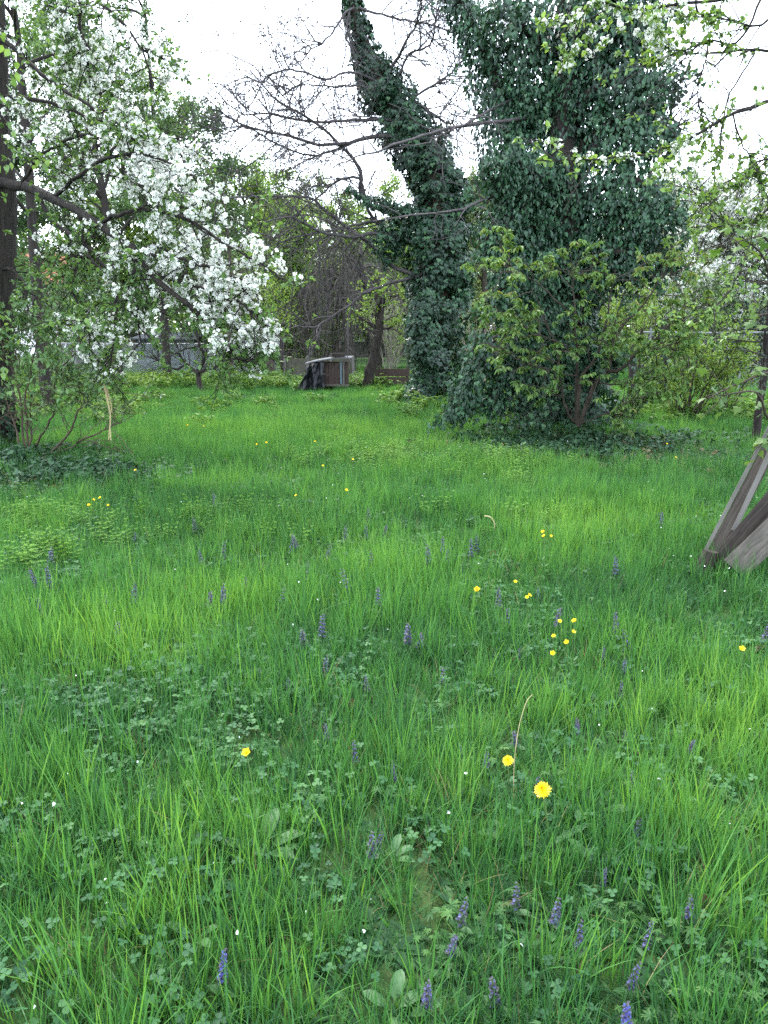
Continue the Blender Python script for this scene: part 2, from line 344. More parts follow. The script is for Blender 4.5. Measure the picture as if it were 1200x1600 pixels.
# ------------------------------------------------------------------ scatter of uncountable meadow plants (geometry nodes)
def box(mb, c, s, rz=0, rx=0, ry=0, tint=.5):
    V = np.array([(x, y, z) for x in (-.5, .5) for y in (-.5, .5) for z in (-.5, .5)]) * np.array(s)
    def rot(a, ax):
        m = np.eye(3); i, j = [(1, 2), (2, 0), (0, 1)][ax]; m[i, i] = m[j, j] = cos(a); m[i, j] = -sin(a); m[j, i] = sin(a); return m
    V = V @ (rot(rz, 2) @ rot(ry, 1) @ rot(rx, 0)).T + np.array(c)
    mb.add(V, [(0, 1, 3, 2), (4, 6, 7, 5), (0, 4, 5, 1), (2, 3, 7, 6), (0, 2, 6, 4), (1, 5, 7, 3)], tint); return mb
def scatter(name, protos, P, rot, scale, idx, itint):
    c = bpy.data.collections.new(name + '_kinds')
    for k, me in enumerate(protos):
        o = bpy.data.objects.new('%s_kind_%02d' % (name, k), me); c.objects.link(o)
    me = bpy.data.meshes.new(name); n = len(P)
    me.vertices.add(n); me.vertices.foreach_set('co', np.asarray(P, np.float32).ravel())
    for an, ty, val, key in (('rot', 'FLOAT_VECTOR', rot, 'vector'), ('scl', 'FLOAT', scale, 'value'), ('idx', 'INT', idx, 'value'), ('itint', 'FLOAT', itint, 'value')):
        a = me.attributes.new(an, ty, 'POINT'); a.data.foreach_set(key, np.ascontiguousarray(np.asarray(val, np.int32 if ty == 'INT' else np.float32).ravel()))
    o = link(name, me, kind='stuff')
    ng = bpy.data.node_groups.new(name, 'GeometryNodeTree')
    ng.interface.new_socket('Geometry', in_out='INPUT', socket_type='NodeSocketGeometry'); ng.interface.new_socket('Geometry', in_out='OUTPUT', socket_type='NodeSocketGeometry')
    N = ng.nodes.new; K = ng.links.new
    gi_, go = N('NodeGroupInput'), N('NodeGroupOutput'); ip = N('GeometryNodeInstanceOnPoints'); ci = N('GeometryNodeCollectionInfo')
    ci.inputs['Collection'].default_value = c; ci.inputs['Separate Children'].default_value = True; ci.inputs['Reset Children'].default_value = True
    def att(nm, ty): a = N('GeometryNodeInputNamedAttribute'); a.data_type = ty; a.inputs['Name'].default_value = nm; return a.outputs['Attribute']
    K(gi_.outputs[0], ip.inputs['Points']); K(ci.outputs[0], ip.inputs['Instance']); ip.inputs['Pick Instance'].default_value = True
    K(att('idx', 'INT'), ip.inputs['Instance Index']); K(att('rot', 'FLOAT_VECTOR'), ip.inputs['Rotation']); K(att('scl', 'FLOAT'), ip.inputs['Scale'])
    K(ip.outputs[0], go.inputs[0])
    md = o.modifiers.new('scatter', 'NODES'); md.node_group = ng
    return o
def blades(mb, n, rad, h, w, lean=.5, curl=.7, segs=4, tint=.5):
    a = R.uniform(0, 2 * pi, n); r = rad * np.sqrt(R.random(n)); base = np.stack([r * np.cos(a), r * np.sin(a), np.full(n, -.015)], -1)
    hh = h * R.uniform(.45, 1.1, n); ww = w * R.uniform(.6, 1.25, n)
    az = a + R.normal(0, .9, n); le = np.abs(R.normal(0, lean, n)); cu = R.uniform(.1, 1, n) ** 2 * curl * 2
    tw = az + pi / 2 + R.normal(0, .6, n); side = np.stack([np.cos(tw), np.sin(tw), np.zeros(n)], -1)
    P = base.copy(); th = le * .5; V = []; tin = np.clip(tint + R.normal(0, .22, n), 0, 1); TI = []
    for k in range(segs + 1):
        s = k / segs; wd = ww * (1 - .25 * s - .7 * max(0, s - .45) / .55) * .5
        if k == segs: V.append(P[:, None, :]); TI.append(tin[:, None])
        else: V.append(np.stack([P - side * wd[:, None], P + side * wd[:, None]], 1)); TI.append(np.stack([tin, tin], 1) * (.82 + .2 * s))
        ang = th + cu * (s + .1); ang = np.minimum(ang, 2.3)
        P = P + (hh / segs)[:, None] * np.stack([np.sin(ang) * np.cos(az), np.sin(ang) * np.sin(az), np.cos(ang)], -1)
    V = np.concatenate(V, 1); nv = V.shape[1]; TI = np.concatenate(TI, 1)
    off = (np.arange(n) * nv)[:, None, None]
    q = np.array([(2 * k, 2 * k + 1, 2 * k + 3, 2 * k + 2) for k in range(segs - 1)]); t = np.array([(2 * segs - 2, 2 * segs - 1, 2 * segs)])
    o = mb.n; mb.add(V.reshape(-1, 3), (q[None] + off).reshape(-1, 4), TI.ravel())
    mb.f.setdefault(3, []).append((t[None] + off).reshape(-1, 3) + o)
    return mb
def field(dens, fx=.60, ymin=.75, ymax=30, pad=1.6):
    """dens(x, y) per square metre -> points in the wedge of ground the photograph shows, and a step around it"""
    out = []
    y = ymin
    while y < ymax:
        dy = max(.5, y * .12); hw = fx * (y + dy) + pad
        area = 2 * hw * dy
        x = np.linspace(-hw, hw, 40); mx = float(np.max(dens(x, np.full(40, y + dy / 2)))) * 1.5 + 1e-6
        n = R.poisson(area * mx); px = R.uniform(-hw, hw, n); py = R.uniform(y, y + dy, n)
        k = R.random(n) * mx < dens(px, py); out.append(np.stack([px[k], py[k]], -1)); y += dy
    P = np.concatenate(out); return P
def blob(x, y, spots):
    m = np.zeros_like(x)
    for (px, py, rx, ry, w) in spots:
        g = G(px, py); m = np.maximum(m, w * np.exp(-(((x - g[0]) / rx) ** 2 + ((y - g[1]) / ry) ** 2)))
    return m
TALL = [(140, 1010, .75, .5, 1.0), (330, 960, .7, .5, .85), (20, 1010, .6, .6, .9), (1170, 1160, .4, .45, 1.0), (650, 905, .5, .8, .45), (930, 820, .9, 1.0, .6), (450, 690, 2.2, 1.6, .55), (300, 1300, .25, .3, .4),
        (1060, 1290, .22, .25, .7), (1130, 1450, .2, .2, .7), (900, 1480, .15, .2, .5), (560, 960, .5, .5, .4), (240, 1450, .2, .2, .4), (60, 1230, .3, .3, .6), (430, 1120, .4, .4, .4), (690, 1260, .25, .25, .35)]
BED = [(80, 875, .55, .5, 1.0), (20, 830, .6, .6, .9), (260, 835, .6, .45, .55), (620, 722, .9, .9, .9), (760, 735, .9, .8, .75), (390, 830, .5, .4, .45), (800, 830, .7, .5, .3)]
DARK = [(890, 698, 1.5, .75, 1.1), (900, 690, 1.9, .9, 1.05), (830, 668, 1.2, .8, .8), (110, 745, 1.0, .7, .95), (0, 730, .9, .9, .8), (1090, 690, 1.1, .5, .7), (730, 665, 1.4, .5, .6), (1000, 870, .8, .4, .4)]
BARE = [(1010, 715, 1.2, .7, .9), (1120, 755, .6, .6, .7), (860, 690, 1.6, .5, .7), (940, 705, 1.0, .45, .9)]
def near(y): return np.clip(6.0 / np.maximum(y, 1.2), .30, 1.0)
def pts3(P, dz=0): return np.stack([P[:, 0], P[:, 1], gz(P[:, 0], P[:, 1]) + dz], -1)
def spin(n, tilt=.12): return np.stack([R.normal(0, tilt, n), R.normal(0, tilt, n), R.uniform(0, 2 * pi, n)], -1)

gk = []
for k in range(4): gk.append(blades(MB(), 26, .085, .16, .0043, .9, 1.0, tint=.42).mesh('fine_grass', M['grass']))
for k in range(3): gk.append(blades(MB(), 23, .075, .21, .0058, .6, .85, segs=5, tint=.5).mesh('meadow_grass', M['grass']))
for k in range(3): gk.append(blades(MB(), 17, .065, .31, .0063, .3, .38, segs=5, tint=.62).mesh('tall_grass', M['grass']))
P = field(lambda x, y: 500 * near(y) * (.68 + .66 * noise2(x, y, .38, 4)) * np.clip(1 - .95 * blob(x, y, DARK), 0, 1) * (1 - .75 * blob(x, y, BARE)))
n = len(P); tall = blob(P[:, 0], P[:, 1], TALL); nz = noise2(P[:, 0], P[:, 1], .55, 6)
u = R.random(n); idx = np.where(u < .18 + .75 * tall - .12 * (nz < .45), R.integers(7, 10, n), np.where(u < .62, R.integers(4, 7, n), R.integers(0, 4, n)))
far = P[:, 1] > 9
it = np.clip(.36 + .34 * tall + .36 * (noise2(P[:, 0], P[:, 1], .8, 8) - .5) + .25 * (noise2(P[:, 0], P[:, 1], 3, 9) - .5) + R.normal(0, .11, n) + .10 * far - .1 * (u > .62), 0.02, .98)
sc = R.uniform(.62, 1.08, n) * (.74 + .30 * nz) * (1 - .14 * np.clip((4 - P[:, 1]) / 2, 0, 1)) * (1 + .25 * np.clip((P[:, 1] - 8) / 20, 0, 1)) * np.where(P[:, 1] > 17, .8, 1) * (1 - .35 * blob(P[:, 0], P[:, 1], DARK))
scatter('grass', gk, pts3(P), spin(n), sc, idx, it)
print('grass tufts', n)

# clover
def clover_patch(nl, rad, hh, sz):
    mb = MB()
    a = R.uniform(0, 2 * pi, nl); r = rad * np.sqrt(R.random(nl)); h = hh * R.uniform(.5, 1.1, nl)
    for k in range(nl):
        c = np.array((r[k] * cos(a[k]), r[k] * sin(a[k]), h[k])); b = c * np.array((.7, .7, 0))
        tubes(mb, curve([b, (b + c) / 2 + rnd(1, .006)[0], c], 4)[None], .0011, .0009, 3, .3)
        nv = nrm(UP + rnd(1, .28)[0]); az = R.uniform(0, 2 * pi); s = sz * R.uniform(.7, 1.2); ti = np.clip(.5 + R.normal(0, .18), 0, 1)
        for j in range(3):
            t = az + j * 2 * pi / 3; tip = np.array((cos(t), sin(t), 0)); tip = tip - nv * tip.dot(nv)
            V = np.array([(0, 0, 0), (-.36, .3, .05), (-.46, .68, .02), (-.2, .98, 0), (0, .9, -.02), (.2, .98, 0), (.46, .68, .02), (.36, .3, .05)]); F = np.array([(0, 1, 2, 3), (0, 3, 4, 5), (0, 5, 6, 7)])
            leaves(mb, c[None], tip[None], nv[None], s, ti, (V, F))
    return mb.mesh('clover', M['clover'])
ck = [clover_patch(15, .085, .065, .0145) for _ in range(4)]
P = field(lambda x, y: 105 * np.clip(noise2(x, y, .5, 12) * 1.9 - .6, .16, 1.1) * np.clip(5 / y, .12, 1) * (1 - .7 * blob(x, y, TALL)), ymax=11)
n = len(P); scatter('clover', ck, pts3(P), spin(n, .1), R.uniform(.7, 1.25, n), R.integers(0, 4, n), np.clip(.5 + .5 * (noise2(P[:, 0], P[:, 1], .4, 13) - .5) + R.normal(0, .1, n), 0, 1)); print('clover', n)
# low broad herbs: cut palmate leaves and oval rosettes
def palmate(nl, rad, hh, sz):
    mb = MB()
    for k in range(nl):
        a = R.uniform(0, 2 * pi); r = rad * R.random() ** .5; c = np.array((r * cos(a), r * sin(a), hh * R.uniform(.4, 1.1)))
        tubes(mb, curve([c * (.3, .3, 0), c * (.8, .8, .6), c], 4)[None], .0013, .001, 3, .3)
        nv = nrm(UP + rnd(1, .3)[0]); s = sz * R.uniform(.7, 1.2); az = R.uniform(0, 6.28); ti = np.clip(.5 + R.normal(0, .18), 0, 1)
        for j in range(7):
            t = az + (j - 3) * .78; tip = np.array((cos(t), sin(t), 0)); tip = tip - nv * tip.dot(nv) - nv * .15
            leaves(mb, c[None], tip[None], nv[None], s * (1 - .06 * abs(j - 3)), ti, oval(.15, .2, .12))
    return mb.mesh('cut_leaf_herb', M['herb'])
def rosette(nl, sz, w=.26):
    mb = MB(); 
    for k in range(nl):
        a = k * 2.4 + R.normal(0, .2); el = R.uniform(.15, .8); tip = np.array((cos(a) * cos(el), sin(a) * cos(el), sin(el)))
        nv = nrm(UP - tip * .3 + rnd(1, .15)[0]); b = np.array((cos(a), sin(a), .3)) * .012
        leaves(mb, b[None], tip[None], nv[None], sz * R.uniform(.6, 1.15), np.clip(.5 + R.normal(0, .2), 0, 1), oval(w, .2, .25))
    return mb.mesh('rosette_herb', M['herb'])
hk = [palmate(6, .07, .10, .022), palmate(5, .06, .08, .026), rosette(9, .045), rosette(11, .07, .2), rosette(8, .048, .34)]
P = field(lambda x, y: 170 * (1 + .9 * np.clip((3.2 - y) / 1.2, 0, 1)) * np.clip(noise2(x, y, .6, 15) * 1.6 - .3, .22, 1.2) * np.clip(6 / y, .15, 1), ymax=18)
n = len(P); scatter('meadow_herbs', hk, pts3(P), spin(n, .1), R.uniform(.5, 1.05, n), R.choice(5, n, p=[.12, .12, .26, .26, .24]), np.clip(.36 + .5 * (noise2(P[:, 0], P[:, 1], .5, 16) - .5) + R.normal(0, .12, n), 0, 1)); print('herbs', n)
# yellow-green bedstraw
def bedstraw(ns):
    mb = MB()
    for k in range(ns):
        a = R.uniform(0, 6.28); b = np.array((cos(a), sin(a), 0)) * .05 * R.random() ** .5; h = R.uniform(.12, .24)
        c = curve([b, b * 1.4 + (0, 0, h * .5), b * 2.2 + (0, 0, h) + rnd(1, .012)[0]], 6); tubes(mb, c[None], .0012, .0008, 3, .2)
        for s in np.linspace(.3, 1, 7):
            p = c[int(s * 5)] + (0, 0, 0); 
            for j in range(6):
                t = j * 1.047 + s * 3; tip = np.array((cos(t), sin(t), .55)); leaves(mb, p[None], tip[None], UP[None], .020 * R.uniform(.7, 1.2), np.clip(.3 + .55 * s + R.normal(0, .1), 0, 1), kite(.17))
    return mb.mesh('bedstraw', M['bed'])
bk = [bedstraw(9) for _ in range(3)]
P = field(lambda x, y: 105 * np.clip(blob(x, y, BED) * 1.6 * (noise2(x, y, .35, 18) - .12) - .04, 0, 1), ymin=3, ymax=12)
n = len(P); scatter('bedstraw', bk, pts3(P), spin(n, .12), R.uniform(.6, 1.05, n), R.integers(0, 3, n), np.clip(.5 + R.normal(0, .15, n), 0, 1)); print('bedstraw', n)
# dry straw and dead leaves near the soil
sk = [blades(MB(), 7, .09, .15, .0024, 1.5, .6, segs=3, tint=.5).mesh('straw', M['straw']) for _ in range(3)]
P = field(lambda x, y: (30 + 40 * blob(x, y, BARE)) * np.clip(6 / y, .35, 1), ymax=14)
n = len(P); scatter('dry_straw', sk, pts3(P, .01), spin(n, .25), R.uniform(.6, 1.2, n), R.integers(0, 3, n), R.uniform(.1, .9, n))
def curl_leaf(w):
    mb = MB(); leaves(mb, np.zeros((1, 3)), np.array([(0, 1., .1)]), UP[None], .06, .5, oval(w, .7, .3)); return mb.mesh('dead_leaf', M['deadleaf'])
dk = [curl_leaf(.3), curl_leaf(.4), curl_leaf(.5)]
P = field(lambda x, y: (2 + 150 * blob(x, y, BARE) * noise2(x, y, .4, 20) + 26 * blob(x, y, DARK)) * np.clip(8 / y, .4, 1), ymax=15)
n = len(P); scatter('dead_leaves', dk, pts3(P, .025), spin(n, .45), R.uniform(.5, 1.3, n), R.integers(0, 3, n), R.uniform(.1, 1, n))
# fallen white petals caught in the grass
pm = MB(); leaves(pm, np.zeros((1, 3)), np.array([(0, 1., 0)]), UP[None], .0105, .5, oval(.42, .4, .2)); pk = [pm.mesh('petal', M['petal'])]
P = field(lambda x, y: 7 * np.clip(4 / y, .4, 1) * noise2(x, y, .7, 22) * 1.3, ymax=10)
n = len(P); scatter('fallen_petals', pk, pts3(P) + np.stack([np.zeros(n), np.zeros(n), R.uniform(.03, .17, n)], -1), spin(n, .7), R.uniform(.6, 1.3, n), np.zeros(n, int), R.uniform(.3, .8, n))
# ivy creeping over the ground in the shade
def ivy_mat_patch(nl, rad):
    mb = MB(); a = R.uniform(0, 6.28, nl); r = rad * np.sqrt(R.random(nl)); p = np.stack([r * np.cos(a), r * np.sin(a), R.uniform(.02, .11, nl)], -1)
    tip = nrm(np.stack([np.cos(a), np.sin(a), np.full(nl, -.25)], -1) + rnd(nl, .6)); leaves(mb, p, tip, UP[None] + rnd(nl, .35), R.uniform(.035, .065, nl), np.clip(R.normal(.5, .2, nl), 0, 1), IVY); return mb.mesh('ground_ivy', M['givy'])
ik = [ivy_mat_patch(26, .16) for _ in range(3)]
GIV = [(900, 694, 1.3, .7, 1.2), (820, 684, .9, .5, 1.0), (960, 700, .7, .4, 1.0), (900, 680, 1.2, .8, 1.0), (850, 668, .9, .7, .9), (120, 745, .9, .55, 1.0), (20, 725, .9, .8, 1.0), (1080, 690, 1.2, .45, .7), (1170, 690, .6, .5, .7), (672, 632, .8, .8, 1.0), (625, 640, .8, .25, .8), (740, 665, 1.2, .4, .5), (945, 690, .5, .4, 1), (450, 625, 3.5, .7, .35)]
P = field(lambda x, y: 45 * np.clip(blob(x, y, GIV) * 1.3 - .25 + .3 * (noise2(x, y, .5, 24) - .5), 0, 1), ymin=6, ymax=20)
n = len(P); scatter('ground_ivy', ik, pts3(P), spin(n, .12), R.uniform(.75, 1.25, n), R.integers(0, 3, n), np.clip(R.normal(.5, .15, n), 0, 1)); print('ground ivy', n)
# nettles and other rank growth along the fence and under the bushes
def nettle(ns, h0):
    mb = MB()
    for k in range(ns):
        a = R.uniform(0, 6.28); b = np.array((cos(a), sin(a), 0)) * .2 * R.random() ** .5; h = h0 * R.uniform(.5, 1.1)
        c = curve([b, b * 1.1 + (0, 0, h * .5), b * 1.3 + (0, 0, h) + rnd(1, .03)[0]], 6); tubes(mb, c[None], .003, .0018, 3, .2)
        for s in np.linspace(.2, 1, 7):
            p = c[int(s * 5)]
            for j in range(3):
                t = R.uniform(0, 6.28); tip = np.array((cos(t), sin(t), R.uniform(-.3, .4))); leaves(mb, p[None], tip[None], (UP + rnd(1, .2)[0])[None], R.uniform(.06, .11), np.clip(.3 + .4 * s + R.normal(0, .12), 0, 1), oval(.27, .2, .2))
    return mb.mesh('nettle', M['nettle'])
nk = [nettle(8, .31) for _ in range(4)]
NET = [(250, 600, 4.5, 1.6, .9), (420, 600, 3.5, 1.5, 1), (540, 605, 3, 1.2, .9), (620, 600, 1.8, 1.6, 1), (780, 640, 1.8, 1.2, .6), (1050, 650, 3, 1.2, .55), (1150, 655, 2.5, 1, .7), (985, 645, 1.2, 1, .7), (730, 625, 1.5, 1.5, .7), (40, 640, 3, 2.5, .4)]
P = field(lambda x, y: 24 * np.clip(blob(x, y, NET) * (.35 + noise2(x, y, .8, 26)), 0, 1), ymin=9, ymax=27)
n = len(P); scatter('nettles', nk, pts3(P), spin(n, .08), R.uniform(.5, 1.1, n), R.integers(0, 4, n), np.clip(.5 + .6 * (noise2(P[:, 0], P[:, 1], 1.2, 27) - .5) + R.normal(0, .12, n), 0, 1)); print('nettles', n)

# ================================================================== STRUCTURES FAR BEHIND
house = thing('house', 'white house with red roof glimpsed through the branches at the far left', 'house', W(48, 560, 52))
hx, hy = house.location.x, house.location.y
b = MB(); box(b, (hx, hy + 4, 2.25), (5.4, 7, 4.6)); b.build('wall', M['plaster'], house)
b = MB()
for sgn in (-1, 1): box(b, (hx, hy + 4 + sgn * 2.05, 5.6), (6.0, 4.9, .18), rx=-sgn * radians(29))
b.build('roof', M['roof'], house)
for wx in (-1.5, 1.5):
    f = MB()
    for s_ in (-1, 1): box(f, (hx + wx + s_ * .5, hy + .47, 3.2), (.09, .1, 1.3)); box(f, (hx + wx, hy + .468, 3.2 + s_ * .69), (1.09, .1, .09))
    fo = f.build('window', M['shed'], house); p = MB(); box(p, (hx + wx, hy + .49, 3.2), (.92, .05, 1.3)); p.build('pane', M['glass'], fo)
shed = thing('garden_shed', 'low pale blue grey shed behind the chain link fence', 'shed', W(262, 596, 29))
sx_, sy_ = shed.location.x, shed.location.y
me = MB(); box(me, (0, 0, 0), (.155, .03, 1.25)); me = me.mesh('plank', M['shed'])
for k in range(13): o = link('plank', me, shed); o.location = (sx_ - .98 + k * .163, sy_ + R.normal(0, .006), .62 + R.normal(0, .01))
b = MB(); box(b, (sx_, sy_ + .9, .6), (2.0, 1.6, 1.2)); b.build('wall', M['shed'], shed)
b = MB(); box(b, (sx_, sy_ + .8, 1.36), (2.4, 2.1, .05), rx=radians(6)); b.build('roof', M['roofs'], shed)
wl = thing('boundary_wall', 'long low grey wall across the far lawn behind the hutch', 'wall', W(560, 560, 48))
b = MB(); box(b, (wl.location.x + 2, 48, .45), (26, .25, .9)); b.build('wall_face', M['conc'], wl)
b = MB(); box(b, (wl.location.x + 2, 48, .93), (26.1, .35, .07)); b.build('coping', M['roofs'], wl)

# ================================================================== FENCES AND THE HUTCH
def chain_link(name, label, x0, x1, y, h, posts, rail, z0=0.0, pr=.028, pmat=None, cell=.065, wr=.0044, wm='wire'):
    t = thing(name, label, 'fence', ((x0 + x1) / 2, y, 0))
    b = MB(); L = x1 - x0; k = int((L + h) / cell); lines = []
    for i in range(k):
        o = i * cell
        for sg in (1, -1):
            a0 = max(0, o - h); a1 = min(L, o)
            if a1 - a0 < .02: continue
            p = [(a0, o - a0), (a1, o - a1)]
            X = [(x0 + q[0]) if sg > 0 else (x1 - q[0]) for q in p]
            lines.append([(X[0], y + .003 * sg, z0 + .06 + p[0][1]), ((X[0] + X[1]) / 2, y + .003 * sg, z0 + .06 + (p[0][1] + p[1][1]) / 2), (X[1], y + .003 * sg, z0 + .06 + p[1][1])])
    tubes(b, np.array(lines), wr, wr, 3); b.build('wire_mesh', M[wm], t, kind='stuff')
    pm_ = MB(); vtube(pm_, [(0, 0, -.2), (0, 0, h * .5), (0, 0, h + .16)], [pr] * 3, 8); pm_ = pm_.mesh('post', pmat or M['metal'], True)
    for px in posts: o = link('post', pm_, t); o.location = (px, y + .035, z0)
    if rail: b = MB(); vtube(b, [(x0, y + .02, z0 + h + .06), ((x0 + x1) / 2, y + .02, z0 + h + .04), (x1, y + .02, z0 + h + .06)], [.019] * 3, 6); b.build('top_rail', M['metal'], t)
    return t
fy = 25.0
X = lambda px, d: float(W(px, 590, d)[0])
chain_link('chain_link_fence', 'grey chain link fence behind the small forked trees at the back left', X(95, fy), X(440, fy), fy, 1.08, [X(120, fy), X(222, fy), X(330, fy), X(386, fy)], True)
chain_link('wire_fence', 'wire fence with thin pale top rail behind the bushes at the right', X(1000, 19), X(1235, 19), 19.0, 1.42, [X(1012, 19), X(1156, 19), X(1225, 19)], True, cell=.13, wr=.0030, wm='metal')
reed = thing('reed_screen', 'brown reed screen standing against the chain link fence left of the dark post', 'screen', (X(414, 24.8), 24.8, 0))
me = MB(); vtube(me, [(0, 0, 0), (.003, 0, .6), (0, 0, 1.2)], [.011] * 3, 5); me = me.mesh('reed', M['reed'])
for k in range(34): o = link('reed', me, reed); o.location = (X(400, 24.8) + k * .0182, 24.8 + R.normal(0, .006), .03); o.scale = (1, 1, R.uniform(.93, 1.05)); o.rotation_euler = (R.normal(0, .01), R.normal(0, .012), 0)
for z in (.25, .95): b = MB(); vtube(b, [(X(399, 24.8), 24.77, z), (X(414, 24.8), 24.77, z + .01), (X(429, 24.8), 24.77, z)], [.006] * 3, 4); b.build('binding_wire', M['metal'], reed)
dp = thing('fence_post', 'dark square wooden post at the right end of the chain link fence', 'post', (X(442, 24.2), 24.2, 0))
b = MB(); box(b, (X(442, 24.2), 24.2, .62), (.12, .12, 1.3)); b.build('shaft', M['barkd'], dp)
b = MB(); box(b, (X(442, 24.2), 24.2, 1.285), (.15, .15, .03)); b.build('cap', M['barkd'], dp)
pd = 22.6
cp = thing('panel_fence', 'low fence of mossy grey slabs behind the hutch', 'fence', (X(500, pd), pd, 0))
for a0, a1 in ((446, 481), (482, 517), (518, 551)):
    w_ = X(a1, pd) - X(a0, pd); b = MB(); box(b, (X((a0 + a1) / 2, pd), pd, .36), (w_, .06, .76)); b.build('slab', bark_mat('mossy_slab', (.045, .042, .033), (.09, .085, .068), 5, moss=(.075, .085, .04), stretch=1), cp)
for a0 in (446, 481.5, 517.5, 552): b = MB(); box(b, (X(a0, pd), pd - .05, .40), (.07, .09, .85)); b.build('post', M['conc'], cp)
pw = thing('plank_edging', 'low brown plank edging between the leaning tree and the ivy clad trunk', 'edging', (X(612, 21), 21.0, 0))
for k, z in enumerate((.2, .42)):
    b = MB(); box(b, (X(613, 21), 21.0 + .006 * k, z), (X(642, 21) - X(588, 21), .035, .2), rz=.01 * k); b.build('plank', M['hutch'], pw)
for px in (592, 636): b = MB(); box(b, (X(px, 21), 21.06, .27), (.07, .07, .62)); b.build('stake', M['barkb'], pw)
hd = 20.0
hut = thing('rabbit_hutch', 'old brown wooden hutch with grey sheet roof beside the panel fence', 'hutch', (X(521, hd), hd, 0))
x0, x1 = X(484, hd), X(543, hd); wz = (x1 - x0) / 6
me = MB(); box(me, (0, 0, 0), (wz - .008, .022, .56)); me = me.mesh('plank', M['hutch'])
for k in range(6): o = link('plank', me, hut); o.location = (x0 + wz * (k + .5), hd + R.normal(0, .003), .44); o.rotation_euler = (R.normal(0, .008), R.normal(0, .008), 0)
me2 = MB(); box(me2, (0, 0, 0), (.022, .115, .56)); me2 = me2.mesh('plank', M['hutch'])
for k in range(5):
    for xx in (x0 + .012, x1 - .012): o = link('plank', me2, hut); o.location = (xx, hd + .07 + k * .12, .44)
b = MB(); box(b, ((x0 + x1) / 2, hd + .64, .44), (x1 - x0, .02, .56)); b.build('back_panel', M['hutch'], hut)
b = MB(); box(b, ((x0 + x1) / 2, hd + .33, .16), (x1 - x0, .6, .025)); b.build('floor_board', M['hutch'], hut)
b = MB(); box(b, ((x0 + x1) / 2, hd - .03, .15), (x1 - x0 + .1, .05, .06)); b.build('base_rail', M['woodr'], hut)
for xx in (x0 + .05, x1 - .05):
    for yy in (.0, .6): b = MB(); box(b, (xx, hd + yy, .05), (.07, .07, .30)); b.build('leg', M['barkd'], hut)
b = MB(); g_ = 9; U_, V_ = np.meshgrid(np.linspace(x0 - .12, x1 + .12, g_), np.linspace(hd - .14, hd + .74, 5)); Zr = .755 + .10 * (U_ - x0) / (x1 - x0) - .12 * ((U_ - x0) / (x1 - x0) - .6) ** 2 + .02 * (V_ - hd)
ii = np.arange(U_.size).reshape(U_.shape); top = np.stack([U_, V_, Zr + .02], -1).reshape(-1, 3); bot = top - (0, 0, .025)
q = np.stack([ii[:-1, :-1], ii[:-1, 1:], ii[1:, 1:], ii[1:, :-1]], -1).reshape(-1, 4)
b.add(top, q); b.add(bot, q[:, ::-1]); rim = np.concatenate([ii[0], ii[1:, -1], ii[-1, -2::-1], ii[-2:0:-1, 0]]); m_ = len(top)
b.add(np.concatenate([top[rim], bot[rim]]), [(k, (k + 1) % len(rim), (k + 1) % len(rim) + len(rim), k + len(rim)) for k in range(len(rim))]); b.build('roof_sheet', M['roofs'], hut)
for px, mm in ((533, 'blue'), (537, 'woodl')): b = MB(); box(b, (X(px, hd), hd - .028, .45), (.045, .03, .62)); b.build('corner_strip', M[mm], hut)
b = MB(); box(b, (X(528, hd), hd + .1, .905), (.34, .3, .10), rz=.2); tag(b.build('wood_block', M['barkd']), 'dark block of wood lying on the hutch roof', 'block')
# black plastic hanging over the left end of the hutch
n_ = 26; U_, V_ = np.meshgrid(np.linspace(0, 1, n_), np.linspace(0, 1, n_))
tx = X(506, hd) + .02 - (X(506, hd) - X(464, hd)) * (U_ * .35 + .65 * U_ * (.25 + .75 * V_)); tz = .735 * (1 - V_ ** 1.15) + .03 - .10 * U_ * (1 - V_) ; ty = hd - .10 - .12 * U_ - .22 * V_ * (1 - U_) * .4 + .05 * np.sin(U_ * 17 + V_ * 5) * (.3 + V_)
tz = np.maximum(tz + .05 * (noise2(U_ * 9, V_ * 7, 1, 3) - .5), .02); ty = ty - .14 * (noise2(U_ * 5, V_ * 3, 1, 5) - .5) - .06 * (noise2(U_ * 13, V_ * 7, 1, 6) - .5)
ii = np.arange(n_ * n_).reshape(n_, n_); q = np.stack([ii[:-1, :-1], ii[:-1, 1:], ii[1:, 1:], ii[1:, :-1]], -1).reshape(-1, 4)
b = MB(); b.add(np.stack([tx, ty, tz], -1).reshape(-1, 3), q); o = b.build('plastic_sheet', M['tarp'], smooth=True)
sd = o.modifiers.new('thickness', 'SOLIDIFY'); sd.thickness = .012
tag(o, 'crumpled black plastic sheet hanging over the left end of the hutch', 'plastic sheet')

